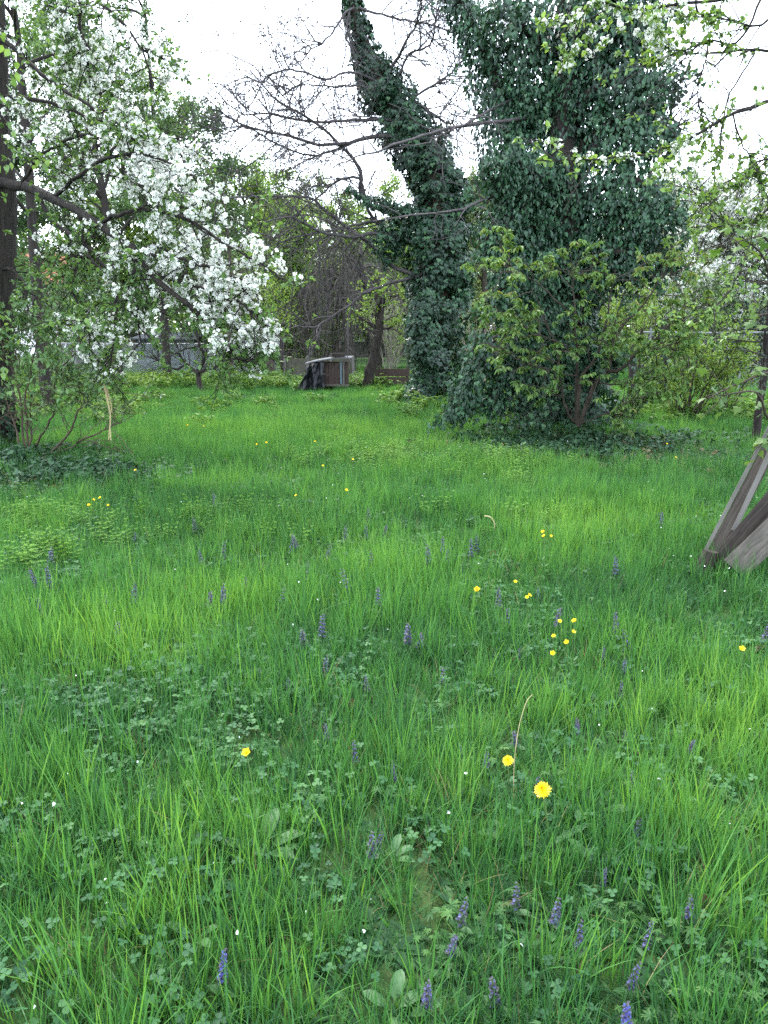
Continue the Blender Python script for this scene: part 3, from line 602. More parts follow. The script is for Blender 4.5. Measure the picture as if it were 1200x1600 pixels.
# ================================================================== BOARDS LEANING AT THE RIGHT
def board(label, p0, p1, w, t, mat, name='leaning_board', face=(-.35, -1, .35)):
    """a board from p0 to p1 (px, py, d), its broad face turned to face"""
    a, c = W(*p0), W(*p1); c = a + (c - a) * 1.25; L = np.linalg.norm(c - a); y = (c - a) / L; f = np.array(face, float); z = nrm(f - y * f.dot(y)); x = np.cross(y, z)
    mb = MB(); NS = 12; V = []
    for k in range(NS + 1):
        s = k / NS; wv = w * (1 + R.normal(0, .012)); bow = .012 * sin(s * pi) + R.normal(0, .0012)
        for sx, sz in ((-1, -1), (1, -1), (1, 1), (-1, 1)): V.append(a + y * (s * L) + x * (sx * wv / 2) + z * (sz * t / 2 + bow))
    F = [(0, 1, 2, 3), tuple(4 * NS + k for k in (3, 2, 1, 0))]
    for k in range(NS):
        for j in range(4): F.append((4 * k + j, 4 * k + 4 + j, 4 * k + 4 + (j + 1) % 4, 4 * k + (j + 1) % 4))
    loc = a.copy(); rot = np.stack([x, y, z], -1); V = (np.array(V) - loc) @ rot
    V = V[:, [0, 2, 1]] * (1, 1, 1)          # long axis on local z for the grain
    mb.add(V, F); me = mb.mesh(name, mat); o = link(name, me)
    Mx = np.eye(4); Mx[:3, 0] = rot[:, 0]; Mx[:3, 1] = rot[:, 2]; Mx[:3, 2] = rot[:, 1]; Mx[:3, 3] = loc
    o.matrix_world = Matrix(Mx.tolist()); tag(o, label, 'board', 'boards leaning in a bundle at the right edge'); return o
board('grey brown leaning board with a pale sunlit long edge, leftmost of the bundle', (1111, 876, 4.78), (1212, 682, 5.06), .092, .035, M['wood'])
board('thin pale strip added as the sunlit edge of the leftmost leaning board', (1098, 868, 4.80), (1199, 673, 5.08), .022, .03, M['woodl'])  # lit edge of the board above, put in as a separate paler strip
board('pale narrow board in the gap between the dark leaning boards', (1146, 830, 4.72), (1206, 700, 4.92), .030, .025, M['woodl'])
board('darkest leaning board crossing the middle of the bundle', (1120, 886, 4.60), (1214, 776, 4.72), .125, .035, M['woodd'])
board('second dark board, lying just under the darkest one', (1132, 892, 4.55), (1222, 792, 4.66), .055, .03, M['woodd'])
board('rough silvery grey leaning board, lowest of the bundle', (1146, 890, 4.48), (1232, 808, 4.56), .155, .045, M['woodr'])
st = G(1097, 905); b = MB(); vtube(b, [st + (0, 0, -.1), st + (.02, .02, .06), st + (.05, .03, .17)], [.06, .055, .05], 10, rough=.08)
b.add([st + (.05 + .045 * cos(a), .03 + .045 * sin(a), .17) for a in np.arange(10) * .628], [tuple(range(10))]); tag(b.build('wood_stump', M['woodd']), 'short dark stump at the foot of the leaning boards', 'stump')
b = MB(); a0, a1 = W(1172, 849, 4.75), W(1250, 872, 4.85); vtube(b, curve([a0, a1], 4), [.018] * 4, 8); o = b.build('metal_bar', M['metal'], smooth=True); tag(o, 'grey metal bar poking out beneath the leaning boards', 'bar')

# ================================================================== TREES
def limb_mesh(root, items, mat, name='limb'):
    """items: (curve, r0, r1, sides); every big limb its own part"""
    out = []
    for c, r0, r1, sd_ in items:
        b = MB(); tubes(b, c[None], r0, r1, sd_, rough=.06); out.append(b.build(name, mat, root, smooth=True))
    return out
def piece_objs(root, name, meshes, pos, tip, nv, size):
    Mx = frames(tip, nv)
    for k in range(len(pos)):
        o = link(name, meshes[k % len(meshes)], root)
        m4 = np.eye(4); m4[:3, :3] = Mx[k] * size[k]; m4[:3, 3] = pos[k]
        o.matrix_basis = Matrix(m4.tolist()); o.matrix_parent_inverse = Matrix.Translation(-root.location)
    return

# ---- ivy: leaves shingled round a stem; spine (px, py, distance, radius in px)
CLR = np.concatenate([np.random.default_rng(3).normal(0, .8, (997, 3)), np.random.default_rng(8).random((997, 1))], 1)
def ivy_cover(mbl, spine, lai=2.6, size=.062, rmin=.62, droop=.0, seed=0, tpl=None, cell=.30):
    S = curve([np.append(W(p[0], p[1], p[2]), p[3] * pxm(p[2])) for p in spine], 60)
    seg = np.linalg.norm(np.diff(S[:, :3], axis=0), axis=1); area = (2 * pi * S[:-1, 3] * seg).sum(); n = int(area * lai / (size ** 2 * .62))
    w = S[:-1, 3] * seg; k = R.choice(len(seg), n, p=w / w.sum()); f = R.random(n)[:, None]
    C = S[k] * (1 - f) + S[k + 1] * f; T = nrm(S[k + 1, :3] - S[k, :3]); ref = np.where(np.abs(T[:, 2:3]) > .8, np.array([[1., 0, 0]]), np.array([[0, 0, 1.]]))
    U = nrm(np.cross(T, ref)); V = np.cross(T, U); a = R.uniform(0, 2 * pi, n)
    o = U * np.cos(a)[:, None] + V * np.sin(a)[:, None]; Q = C[:, :3] + o * C[:, 3:4]
    lump = noise2(Q[:, 0] + Q[:, 1] * .6, Q[:, 2] + Q[:, 1] * .3, .42, 31 + seed) * .75 + noise2(Q[:, 0] - Q[:, 1], Q[:, 2] * 1.3, .17, 33 + seed) * .35
    lo = np.clip(lump + .12, .25, 1.3)
    ce = np.floor((Q + .08 * noise2(Q[:, 0], Q[:, 2], .2, 35)[:, None]) / np.array((cell, cell, cell * .8))).astype(int); hc = (ce[:, 0] * 73856093 ^ ce[:, 1] * 19349663 ^ ce[:, 2] * 83492791) % 997
    cr = CLR[hc]; lo = np.clip(lo * .55 + .75 * cr[:, 3], .2, 1.35)
    rr = C[:, 3] * (rmin + (1.06 - rmin) * R.random(n) ** .6) * (.40 + .70 * lo)
    pos = C[:, :3] + o * rr[:, None]; pos[:, 2] -= droop * R.random(n) ** 2 * C[:, 3]
    kp = (R.random(n) < np.clip((cr[:, 3] - .02) * 4.0, .12, 1)); pos, o, cr, hc = pos[kp], o[kp], cr[kp], hc[kp]; n = len(pos)
    tip = nrm(-UP * .85 + o * .45 + rnd(n, .24)); nv = o * .75 + UP * .75 + cr[:, :3] * .4 + rnd(n, .28)
    leaves(mbl, pos, tip, nv, size * R.uniform(.42, 1.35, n), np.clip(.26 + .42 * CLR[(hc * 7 + 3) % 997, 3] + R.normal(0, .20, n), 0, 1), tpl or IVY)
    return S, pos, tip, nv
def hang_shoots(mbl, mbt, S, n, L, size, per=16, up=.1, grav=.55, tint=.55, tpl=None):
    P = S[:, :3]; sh, s = sprout(P, n, .05, 1, L, (50, 95), up, grav, .12, 8, .2)
    tubes(mbt, sh, .006, .002, 3)
    A, T = along(sh, per, .15, 1); K = len(A)
    leaves(mbl, A + rnd(K, .03), nrm(-UP * .9 + T * .5 + rnd(K, .35)), UP * .6 - T * .1 + rnd(K, .5), size * R.uniform(.6, 1.15, K), np.clip(tint + R.normal(0, .2, K), 0, 1), tpl or IVY)
ivy_leaf_meshes = {}
for key in ('ivy', 'ivy2'):
    L_ = []
    for tv in (.35, .55, .75, .9):
        b = MB(); leaves(b, np.zeros((1, 3)), np.array([(0, 1., 0)]), UP[None], 1.0, tv, IVY); L_.append(b.mesh('ivy_leaf', M[key]))
    ivy_leaf_meshes[key] = L_
def single_leaves(root, key, S, n, size, rf=1.02):
    """the leaves that show largest: on the side towards the viewer, each its own part"""
    k = R.integers(0, len(S) - 1, n); f = R.random(n)[:, None]; C = S[k] * (1 - f) + S[k + 1] * f; a = R.normal(0, .75, n)
    o = np.stack([np.sin(a), -np.cos(a), np.zeros(n)], -1); pos = C[:, :3] + o * C[:, 3:4] * rf * R.uniform(.9, 1.06, (n, 1))
    piece_objs(root, 'ivy_leaf', ivy_leaf_meshes[key], pos, nrm(-UP + o * .45 + rnd(n, .3)), o + UP * .6 + rnd(n, .25), size * R.uniform(.85, 1.25, n))

# ---- A: the leaning ivy-clad tree in the middle with its bare limbs
A = thing('ivy_clad_tree', 'leaning tree in the middle, trunk wrapped in ivy, long bare limbs to the left', 'tree', G(672, 633))
d = 16.0
sp = [(668, 640, d, 52), (672, 612, d, 44), (678, 575, d, 40), (680, 520, d, 42), (682, 470, d, 44), (682, 420, d, 48), (682, 370, d, 48), (686, 320, d, 42), (680, 282, d, 42), (664, 240, d, 42), (638, 200, d, 40), (612, 160, d, 38), (590, 122, d, 33), (570, 78, d, 20), (556, 30, d, 15), (546, -40, d, 14), (540, -110, d, 12)]
b = MB(); S = curve([np.append(W(*p[:3]), p[3] * pxm(d)) for p in sp], 60); vtube(b, S[:, :3], np.maximum(S[:, 3] * .52, .07), 14, rough=.07); b.build('trunk', M['barkb'], A, smooth=True)
lv, tw = MB(), MB()
S, *_ = ivy_cover(lv, sp, 3.0, .075, .62, .1)
for extra in ([(690, 400, 15.9, 24), (716, 415, 15.7, 22), (724, 440, 15.7, 18), (720, 480, 15.7, 12)], [(660, 350, 15.8, 22), (620, 352, 15.6, 26), (604, 385, 15.6, 24), (612, 410, 15.6, 14)], [(690, 270, 15.8, 20), (716, 290, 15.7, 20), (722, 330, 15.7, 14)], [(600, 150, 15.8, 14), (618, 120, 15.7, 12)],
              [(668, 560, 15.4, 26), (662, 500, 15.4, 30), (668, 450, 15.4, 22)], [(650, 330, 15.4, 10), (600, 318, 15.3, 9), (568, 310, 15.2, 7), (545, 290, 15.2, 6)], [(628, 632, 15.6, 9), (612, 637, 15.3, 8), (596, 640, 15.1, 5)]):
    ivy_cover(lv, extra, 2.4, .075, .3, .5, 2)
hang_shoots(lv, tw, S[8:], 60, (.25, .7), .07, 14)
single_leaves(A, 'ivy', S[:44], 290, .085, .98)
bl = MB()
limbs_px = [
 [(690, 350), (597, 326), (572, 308), (565, 287), (567, 265), (554, 240), (533, 222), (508, 200), (468, 176), (436, 158), (405, 128), (385, 100)],
 [(680, 385), (594, 366), (550, 366), (504, 358), (468, 340), (440, 338), (400, 352)],
 [(672, 440), (608, 411), (579, 382), (543, 354), (504, 323), (483, 306), (447, 305), (404, 308), (350, 312), (312, 322)],
 [(650, 215), (597, 215), (558, 222), (508, 226), (472, 215), (436, 208), (386, 197), (350, 176), (318, 150)],
 [(545, 222), (500, 235), (468, 233), (429, 219), (395, 200), (362, 198), (330, 205)],
 [(640, 190), (594, 186), (551, 186), (500, 188), (454, 183), (422, 176), (386, 179), (352, 160)],
 [(600, 130), (549, 115), (515, 124), (486, 118), (450, 113), (422, 122), (400, 135)],
 [(605, 138), (554, 133), (518, 133), (472, 133), (440, 150)],
 [(552, 10), (538, 22), (522, 47), (493, 72), (475, 86)],
 [(672, 430), (637, 436), (572, 454), (543, 479), (508, 504), (486, 511), (440, 504)],
 [(640, 380), (590, 350), (575, 330), (560, 282), (530, 280), (505, 300), (470, 330), (430, 372)],
 [(637, 150), (683, 183), (712, 200), (714, 244)], [(640, 155), (694, 122), (730, 95), (770, 82)],
 [(560, 12), (619, 29), (672, 36), (726, 54), (770, 70)], [(622, 122), (647, 86), (676, 64), (680, 32), (690, 0)],
 [(612, 110), (640, 60), (655, 20), (662, -20)], [(650, 345), (600, 345), (540, 352), (470, 365), (415, 385)]]
prim = []
for k, lp in enumerate(limbs_px):
    dd = np.linspace(15.8, 15.8 - R.uniform(.2, 2.2), len(lp)) if k not in (11, 12, 13) else np.full(len(lp), 15.8)
    c = pcurve([(*p, q) for p, q in zip(lp, dd)], 26, .012); prim.append(c)
    r0 = [.075, .06, .062, .06, .035, .05, .035, .03, .035, .05, .055, .04, .035, .035, .035, .04, .045][k]
    bb = MB(); tubes(bb, c[None], r0 * .72, .009, 7, rough=.06); bb.build('limb', M['barkg'], A, smooth=True)
P0 = np.array(prim)
t1, s = sprout(P0, 15, .12, 1, (.6, 2.0), (25, 75), .08, .10, .17, 9, .4); tubes(bl, t1, .013, .005, 4)
t2, s = sprout(t1, 6, .15, 1, (.3, 1.0), (25, 75), .0, .12, .2, 7, .3); tubes(bl, t2, .0065, .003, 3)
t3, s = sprout(t2, 2, .2, 1, (.15, .5), (25, 75), .1, .0, .22, 5, .3); tubes(bl, t3, .004, .0025, 3)
bl.build('twigs', M['barkg'], A, kind='stuff')
b = MB(); a1, T = along(t3, 2, .4, 1); a2, T2 = along(t2, 3, .3, 1); aa = np.concatenate([a1, a2]); TT = np.concatenate([T, T2]); kk = R.random(len(aa)) < .55; aa, TT = aa[kk], TT[kk]
leaves(b, aa, nrm(TT + rnd(len(aa), .6)), rnd(len(aa)), R.uniform(.025, .06, len(aa)), R.random(len(aa)), kite(.3)); b.build('buds', M['bud'], A, kind='stuff')
lv.build('ivy', M['ivy'], A, kind='stuff'); tw.build('ivy_shoots', M['barkb'], A, kind='stuff')

# ---- B: the great ivy tree on the right
B = thing('ivy_clad_tree', 'huge dark ivy covered tree right of centre with drooping ivy curtains', 'tree', G(905, 690))
d = 11.3
tr = [(905, 695, d, 100), (902, 665, d, 74), (898, 620, d, 54), (893, 560, d, 46), (890, 480, d, 42), (888, 400, d, 40), (884, 300, d, 38), (882, 200, d, 34), (886, 100, d, 32), (892, 0, d, 30), (898, -120, d, 26)]
b = MB(); S = curve([np.append(W(*p[:3]), p[3] * pxm(d)) for p in tr], 50); vtube(b, S[:, :3], np.maximum(S[:, 3] * .66, .1), 14, rough=.08); b.build('trunk', M['barkd'], B, smooth=True)
OVI = oval(.30, .22, .18)     # the old flowering ivy has undivided leaves
lv, tw = MB(), MB()
St, *_ = ivy_cover(lv, tr[:6], 2.9, .064, .7, .05, 4)
ivy_cover(lv, [(905, 700, d, 130), (905, 688, d, 108), (903, 668, d, 80)], 2.6, .062, .8, 0, 5)
ivy_cover(lv, [(888, 400, d, 40), (886, 320, d, 46), (890, 240, d, 44), (886, 190, d, 34), (900, 60, d, 48), (900, -60, d, 60)], 1.7, .078, .5, .4, 6, OVI)
VINE = [   # limbs clothed in ivy: (px, py, d, radius px)
 ('stem', [(889, 420, 11.4, 30), (850, 330, 11.4, 46), (812, 240, 11.5, 56), (788, 160, 11.6, 50), (762, 90, 11.6, 34), (735, 30, 11.7, 26), (712, -20, 11.8, 24), (690, -80, 11.9, 22)], .12),
 ('limb', [(880, 360, 11.3, 30), (830, 350, 11.1, 46), (790, 342, 11.0, 44), (766, 372, 10.9, 30), (758, 405, 10.9, 14)], .07),
 ('limb', [(884, 300, 11.3, 28), (830, 270, 11.0, 46), (785, 250, 10.9, 44), (765, 270, 10.8, 30)], .06),
 ('limb', [(890, 250, 11.3, 20), (940, 205, 11.0, 36), (990, 196, 10.8, 40), (1030, 200, 10.7, 34), (1062, 205, 10.6, 18)], .07),
 ('limb', [(888, 200, 11.3, 24), (930, 140, 11.0, 42), (985, 118, 10.9, 46), (1030, 130, 10.8, 36), (1055, 150, 10.8, 20)], .07),
 ('limb', [(890, 120, 11.4, 26), (940, 60, 11.1, 48), (990, 40, 11.0, 46), (1040, 50, 10.9, 26)], .06),
 ('limb', [(890, 60, 11.3, 30), (930, 10, 11.1, 50), (985, -20, 11.0, 50), (1030, -40, 11, 34)], .06),
 ('limb', [(886, 90, 11.4, 30), (840, 60, 11.3, 50), (800, 30, 11.2, 52), (780, -20, 11.2, 46)], .07),
 ('limb', [(886, 160, 11.5, 30), (840, 150, 11.5, 46), (800, 150, 11.4, 40)], .06),
 ('limb', [(890, 330, 11.3, 24), (945, 290, 11.0, 42), (1000, 285, 10.8, 48), (1040, 305, 10.7, 38), (1058, 340, 10.6, 20)], .07),
 ('limb', [(892, 390, 11.3, 24), (950, 350, 11.0, 42), (1005, 350, 10.8, 46), (1045, 380, 10.7, 28), (1050, 420, 10.7, 14)], .06),
 ('limb', [(892, 430, 11.3, 28), (940, 400, 10.8, 40), (985, 400, 10.7, 34), (1005, 430, 10.6, 18)], .05),
 ('limb', [(890, 450, 11.2, 28), (845, 420, 10.9, 40), (812, 424, 10.8, 36), (785, 448, 10.7, 30), (768, 490, 10.6, 20)], .05),
 ('limb', [(893, 520, 11.2, 24), (845, 490, 10.9, 32), (800, 510, 10.7, 40), (765, 545, 10.6, 38), (740, 585, 10.5, 34), (718, 622, 10.5, 26), (702, 652, 10.5, 10)], .05),
 ('limb', [(893, 560, 11.2, 24), (850, 545, 10.9, 34), (815, 570, 10.7, 36), (785, 600, 10.6, 32), (758, 632, 10.6, 18)], .05),
 ('limb', [(895, 600, 11.2, 26), (855, 590, 10.9, 26), (828, 612, 10.8, 20), (812, 640, 10.8, 10)], .04),
 ('limb', [(897, 560, 11.1, 24), (940, 545, 10.9, 22), (970, 560, 10.9, 14)], .04),
]
Sall = []
for nm, spn, r0 in VINE:
    c = pcurve([p[:3] for p in spn], 26, .01); bb = MB(); tubes(bb, c[None], r0 * 1.25, .02, 8, rough=.06); bb.build(nm, M['barkd'], B, smooth=True)
    S_, *_ = ivy_cover(lv, [(p[0], p[1], p[2], p[3] * .97) for p in spn], 2.6, .066, .22, .85, len(Sall), OVI, .40); Sall.append(S_)
    hang_shoots(lv, tw, S_, 36, (.25, .8), .070, 14, .05, .7, .66)
single_leaves(B, 'ivy2', np.concatenate(Sall), 230, .072, .95); single_leaves(B, 'ivy2', St[10:], 60, .07, 1.0)
lv.build('ivy', M['ivy2'], B, kind='stuff'); tw.build('ivy_shoots', M['barkb'], B, kind='stuff')
bl = MB(); prim = []
for k, lp in enumerate([[(884, 180, 11.4), (830, 186, 11.3), (769, 194, 11.0), (708, 204, 10.6), (655, 215, 10.2), (601, 231, 10.0), (561, 244, 9.9), (520, 262, 9.8)],
    [(886, 320, 11.4), (830, 300, 11.3), (770, 306, 11.0), (708, 326, 10.5), (637, 337, 10.0), (583, 346, 9.9)], [(880, 130, 11.5), (780, 165, 11.2), (730, 186, 10.6), (683, 208, 10.5), (665, 225, 10.4)],
    [(1010, 205, 10.8), (1060, 190, 10.6), (1100, 180, 10.5)], [(892, 300, 11.2), (960, 190, 10.9), (1040, 188, 10.7), (1068, 196, 10.6)]]):
    c = pcurve(lp, 26, .01); prim.append(c); bb = MB(); tubes(bb, c[None], (.028, .028, .022, .02, .045)[k], .007, 7, rough=.05); bb.build('bare_limb', M['barkg'], B, smooth=True)
t1, s = sprout(np.array(prim), 8, .25, 1, (.4, 1.2), (25, 70), .1, .03, .17, 8, .4); tubes(bl, t1, .009, .003, 4)
t2, s = sprout(t1, 4, .2, 1, (.2, .6), (25, 70), .05, .05, .2, 6, .3); tubes(bl, t2, .004, .002, 3); bl.build('twigs', M['barkg'], B, kind='stuff')

# ---- blossom clusters and the flowering pear at the left
def blossom_cluster(nf, rad, fs):
    mb = MB()
    for k in range(nf):
        v = nrm(rnd(1)[0] + (0, 0, .25)); c = v * rad * R.uniform(.55, 1); tubes(mb, np.array([[(0, 0, 0), c * .6, c]]), .0012, .001, 3, 0.03)
        w = nrm(v + rnd(1, .3)[0]); a, _ = np.linalg.qr(np.stack([w, rnd(1)[0], rnd(1)[0]], -1)); x, y = a[:, 1], a[:, 2]
        for j in range(5):
            t = j * 1.2566 + R.normal(0, .1); tip = x * cos(t) + y * sin(t) + w * .22; leaves(mb, (c + tip * .002)[None], tip[None], w[None], fs * R.uniform(.85, 1.1), R.uniform(.45, .95), oval(.42, .25, -.1))
        leaves(mb, (c + w * .003)[None], (x)[None], w[None], fs * .25, .1, kite(.5))
    return mb
def bunch(mbl, A, T, size, tint, tpl, n=4, spread=.9, droop=.2):
    """n leaves round every place"""
    A = np.repeat(A, n, 0); T = np.repeat(T, n, 0); K = len(A); tip = nrm(T * .5 + rnd(K, spread) + np.array((0, 0, -droop)))
    leaves(mbl, A + rnd(K, .006), tip, UP * .9 + rnd(K, .45), size * R.uniform(.6, 1.15, K), np.clip(tint + R.normal(0, .2, K), 0, 1), tpl)
PEAR = thing('pear_tree', 'white flowering pear tree at the left edge with a long blossoming bough', 'tree', W(-10, 705, 9.5))
tp = [(-16, 722, 9.6, 50), (-14, 690, 9.6, 38), (-12, 640, 9.6, 33), (-10, 560, 9.6, 28), (-8, 450, 9.6, 28), (-8, 350, 9.6, 29), (-10, 285, 9.6, 29), (-13, 200, 9.6, 23), (-13, 100, 9.6, 20), (-15, 0, 9.6, 18), (-22, -150, 9.6, 14)]
b = MB(); S = curve([np.append(W(*p[:3]), p[3] * pxm(9.6)) for p in tp], 50); vtube(b, S[:, :3], S[:, 3], 16, rough=.06); b.build('trunk', M['bark'], PEAR, smooth=True)
lims = [([(-5, 284, 9.5), (37, 289, 9.2), (79, 311, 8.8), (124, 330, 8.4), (161, 356, 8.0), (195, 384, 7.7), (240, 430, 7.4), (290, 470, 7.1), (350, 505, 7.0), (412, 522, 6.9)], .060),
 ([(150, 348, 8.1), (190, 335, 7.8), (240, 330, 7.6), (300, 345, 7.2), (370, 390, 7.0), (424, 425, 6.9)], .022), ([(79, 311, 8.8), (130, 275, 8.2), (180, 252, 7.9), (230, 245, 7.7), (290, 265, 7.4), (335, 305, 7.2)], .022),
 ([(-6, 60, 9.5), (41, 97, 9.2), (75, 124, 9.0), (90, 135, 8.9), (140, 165, 8.6), (190, 205, 8.4), (230, 240, 8.3)], .03), ([(60, 300, 9.0), (80, 345, 8.8), (125, 380, 8.4), (157, 415, 8.2), (176, 460, 8.1), (175, 530, 8.0), (168, 602, 8.0)], .028),
 ([(110, -60, 8.4), (120, 0, 8.4), (124, 56, 8.3), (139, 80, 8.3), (133, 130, 8.3)], .016), ([(-2, 418, 9.5), (15, 420, 9.4), (38, 450, 9.2), (41, 480, 9.1), (70, 505, 9.0), (112, 524, 8.9)], .02),
 ([(-6, 150, 9.6), (20, 152, 9.4), (75, 157, 9.2), (150, 180, 8.9), (220, 200, 8.6), (285, 215, 8.4)], .03), ([(185, 375, 7.8), (220, 395, 7.6), (270, 400, 7.4), (340, 420, 7.1), (400, 450, 7.0)], .025),
 ([(195, 384, 7.7), (212, 430, 7.6), (215, 480, 7.5), (222, 540, 7.5)], .02), ([(-8, -40, 9.5), (60, -30, 9.0), (150, 0, 8.6), (210, 60, 8.4), (240, 130, 8.3)], .026), ([(30, 289, 9.2), (70, 240, 8.9), (130, 215, 8.6), (190, 228, 8.3)], .02),
 ([(240, 430, 7.4), (300, 440, 7.2), (350, 460, 7.0), (405, 490, 6.9)], .018), ([(290, 470, 7.1), (330, 520, 7.0), (362, 555, 6.95), (400, 576, 6.9)], .012), ([(124, 330, 8.4), (130, 380, 8.2), (110, 440, 8.1), (130, 500, 8.0), (140, 560, 8.0)], .018)]
P0 = []
for k, (lp, r0) in enumerate(lims):
    c = pcurve(lp, 26, .010); P0.append(c); bb = MB(); tubes(bb, c[None], r0, .007, 9 if k == 0 else 6, rough=.07); bb.build('limb', M['bark'], PEAR, smooth=True)
P0 = np.array(P0); tw = MB(); lf = MB()
t1, s = sprout(P0, 19, .12, 1, (.25, .85), (25, 75), .05, .08, .16, 8, .3); tubes(tw, t1, .008, .003, 4)
t2, s = sprout(t1, 5, .15, 1, (.12, .36), (25, 75), .1, .05, .2, 6, .2); tubes(tw, t2, .0035, .002, 3)
tw.build('twigs', M['bark'], PEAR, kind='stuff')
A_, T_ = along(t2, 3, .3, 1); A1, T1 = along(t1, 5, .2, 1); A_ = np.concatenate([A_, A1]); T_ = np.concatenate([T_, T1])
qx, qy = proj(A_)
def rg(x, y, spots): 
    m = np.zeros_like(x)
    for cx, cy_, rx, ry, w in spots: m = np.maximum(m, w * np.exp(-((x - cx) / rx) ** 4 - ((y - cy_) / ry) ** 4))
    return m
BL = [(250, 265, 85, 45, 1), (310, 330, 75, 60, 1), (375, 410, 75, 65, 1), (420, 430, 30, 40, 1), (350, 455, 70, 40, .9), (270, 420, 65, 55, .75), (215, 330, 55, 60, .5), (385, 525, 60, 22, 1), (60, 190, 60, 30, .45), (70, 370, 60, 40, .5), (145, 520, 60, 30, .45), (195, 560, 28, 25, .6), (130, 300, 60, 60, .42), (210, 470, 60, 50, .5), (240, 330, 110, 90, .7), (150, 110, 150, 120, .55), (350, 500, 40, 30, .6)]
wB = rg(qx, qy, BL); bl_ = R.random(len(A_)) < wB * .46
cl = [blossom_cluster(R.integers(7, 11), .042, .0165) for _ in range(6)]; clm = [c.mesh('blossom_cluster', M['blossom']) for c in cl]
XP = [W(*p) for p in ((405, 519, 6.9), (414, 523, 6.9), (425, 526, 6.9), (396, 517, 6.92), (385, 514, 6.95), (374, 509, 6.97), (400, 573, 6.9), (392, 569, 6.92), (440, 415, 6.9), (430, 420, 6.9), (352, 546, 6.97), (341, 536, 7), (150, 520, 8), (162, 522, 8), (196, 560, 7.5), (205, 553, 7.5), (142, 556, 8), (146, 588, 8), (187, 566, 7.6), (335, 470, 7), (366, 500, 7), (420, 522, 6.9), (350, 497, 7), (130, 552, 8))]
A_ = np.concatenate([A_, XP]); T_ = np.concatenate([T_, rnd(len(XP))]); wB = np.concatenate([wB, np.ones(len(XP))]); bl_ = np.concatenate([bl_, np.ones(len(XP), bool)])
idx = np.flatnonzero(bl_); R.shuffle(idx); idx = np.concatenate([idx[idx >= len(A_) - len(XP)], idx[idx < len(A_) - len(XP)]]); print('blossom clusters', len(idx))
first = idx[:300]; n = len(first)
piece_objs(PEAR, 'blossom_cluster', clm, A_[first] + rnd(n, .02), nrm(rnd(n) + UP * .3), rnd(n), R.uniform(.95, 1.5, n))
rest = idx[300:]
if len(rest):
    b = MB()
    for k in rest:
        c = cl[k % 6]; q4 = Quaternion(R.normal(0, 1, 4)).normalized().to_matrix(); V = np.concatenate(c.v) @ np.array(q4).T * R.uniform(.8, 1.3) + A_[k] + rnd(1, .02)[0]
        for kk_, fs in c.f.items(): pass
        o = b.n; b.v.append(V); b.t.append(np.concatenate(c.t)); b.n += len(V)
        for kk_, fs in c.f.items(): b.f.setdefault(kk_, []).append(np.concatenate(fs) + o)
    b.build('blossoms', M['blossom'], PEAR, kind='stuff')
lk = R.random(len(A_)) < np.where(wB > .6, .22, .50); bunch(lf, A_[lk], T_[lk], .055, .42, oval(.30, .2, .15), 4)
lf.build('leaves', M['pearleaf'], PEAR, kind='stuff')
# larger fresh leaves on the near shoots below the bough, each its own part
pl = []
for tv in (.45, .65, .85): b = MB(); leaves(b, np.zeros((1, 3)), np.array([(0, 1., 0)]), UP[None], 1.0, tv, oval(.33, .2, .15)); pl.append(b.mesh('leaf', M['pearleaf']))
sh = np.array([pcurve(q_, 14, .006) for q_ in ([(20, 520, 7.4), (60, 505, 7.2), (95, 500, 7.1), (120, 505, 7.0)], [(30, 300, 7.6), (50, 250, 7.5), (60, 245, 7.5), (75, 262, 7.4)], [(100, 500, 7.2), (150, 500, 7.1), (185, 510, 7.0)], [(-10, 40, 7.8), (10, 60, 7.8), (22, 120, 7.8), (12, 190, 7.8)], [(-20, 150, 7.9), (0, 180, 7.9), (14, 215, 7.8), (8, 262, 7.8)], [(-25, 470, 7.8), (-8, 480, 7.7), (10, 500, 7.7), (24, 530, 7.7)], [(-25, 560, 7.9), (-5, 570, 7.8), (12, 590, 7.8), (24, 620, 7.8)], [(150, 400, 7.3), (180, 395, 7.3), (215, 400, 7.2)])])
for c in sh: b = MB(); tubes(b, c[None], .006, .003, 4); b.build('shoot', M['bark'], PEAR)
A1, T1 = along(sh, 13, .2, 1); n = len(A1); piece_objs(PEAR, 'leaf', pl, A1 + rnd(n, .035), nrm(T1 * .4 + rnd(n, .7) - UP * .25), UP + rnd(n, .4), R.uniform(.05, .09, n))
# torn strip of pale wood hanging from the drooping twig
ts = thing('torn_branch_strip', 'pale torn strip of wood hanging from a drooping pear twig', 'torn branch', W(165, 602, 7.95))
for lp, r0 in (([(163, 601, 7.95), (168, 622, 7.95), (172, 645, 7.93), (172, 665, 7.92), (170, 687, 7.92)], .012), ([(166, 606, 7.96), (172, 628, 7.97), (175, 645, 7.98)], .010), ([(172, 668, 7.92), (173, 680, 7.9), (174, 688, 7.9)], .006)):
    b = MB(); tubes(b, pcurve(lp, 12, .002)[None], r0, .005, 5); b.build('splinter', M['fresh'], ts)

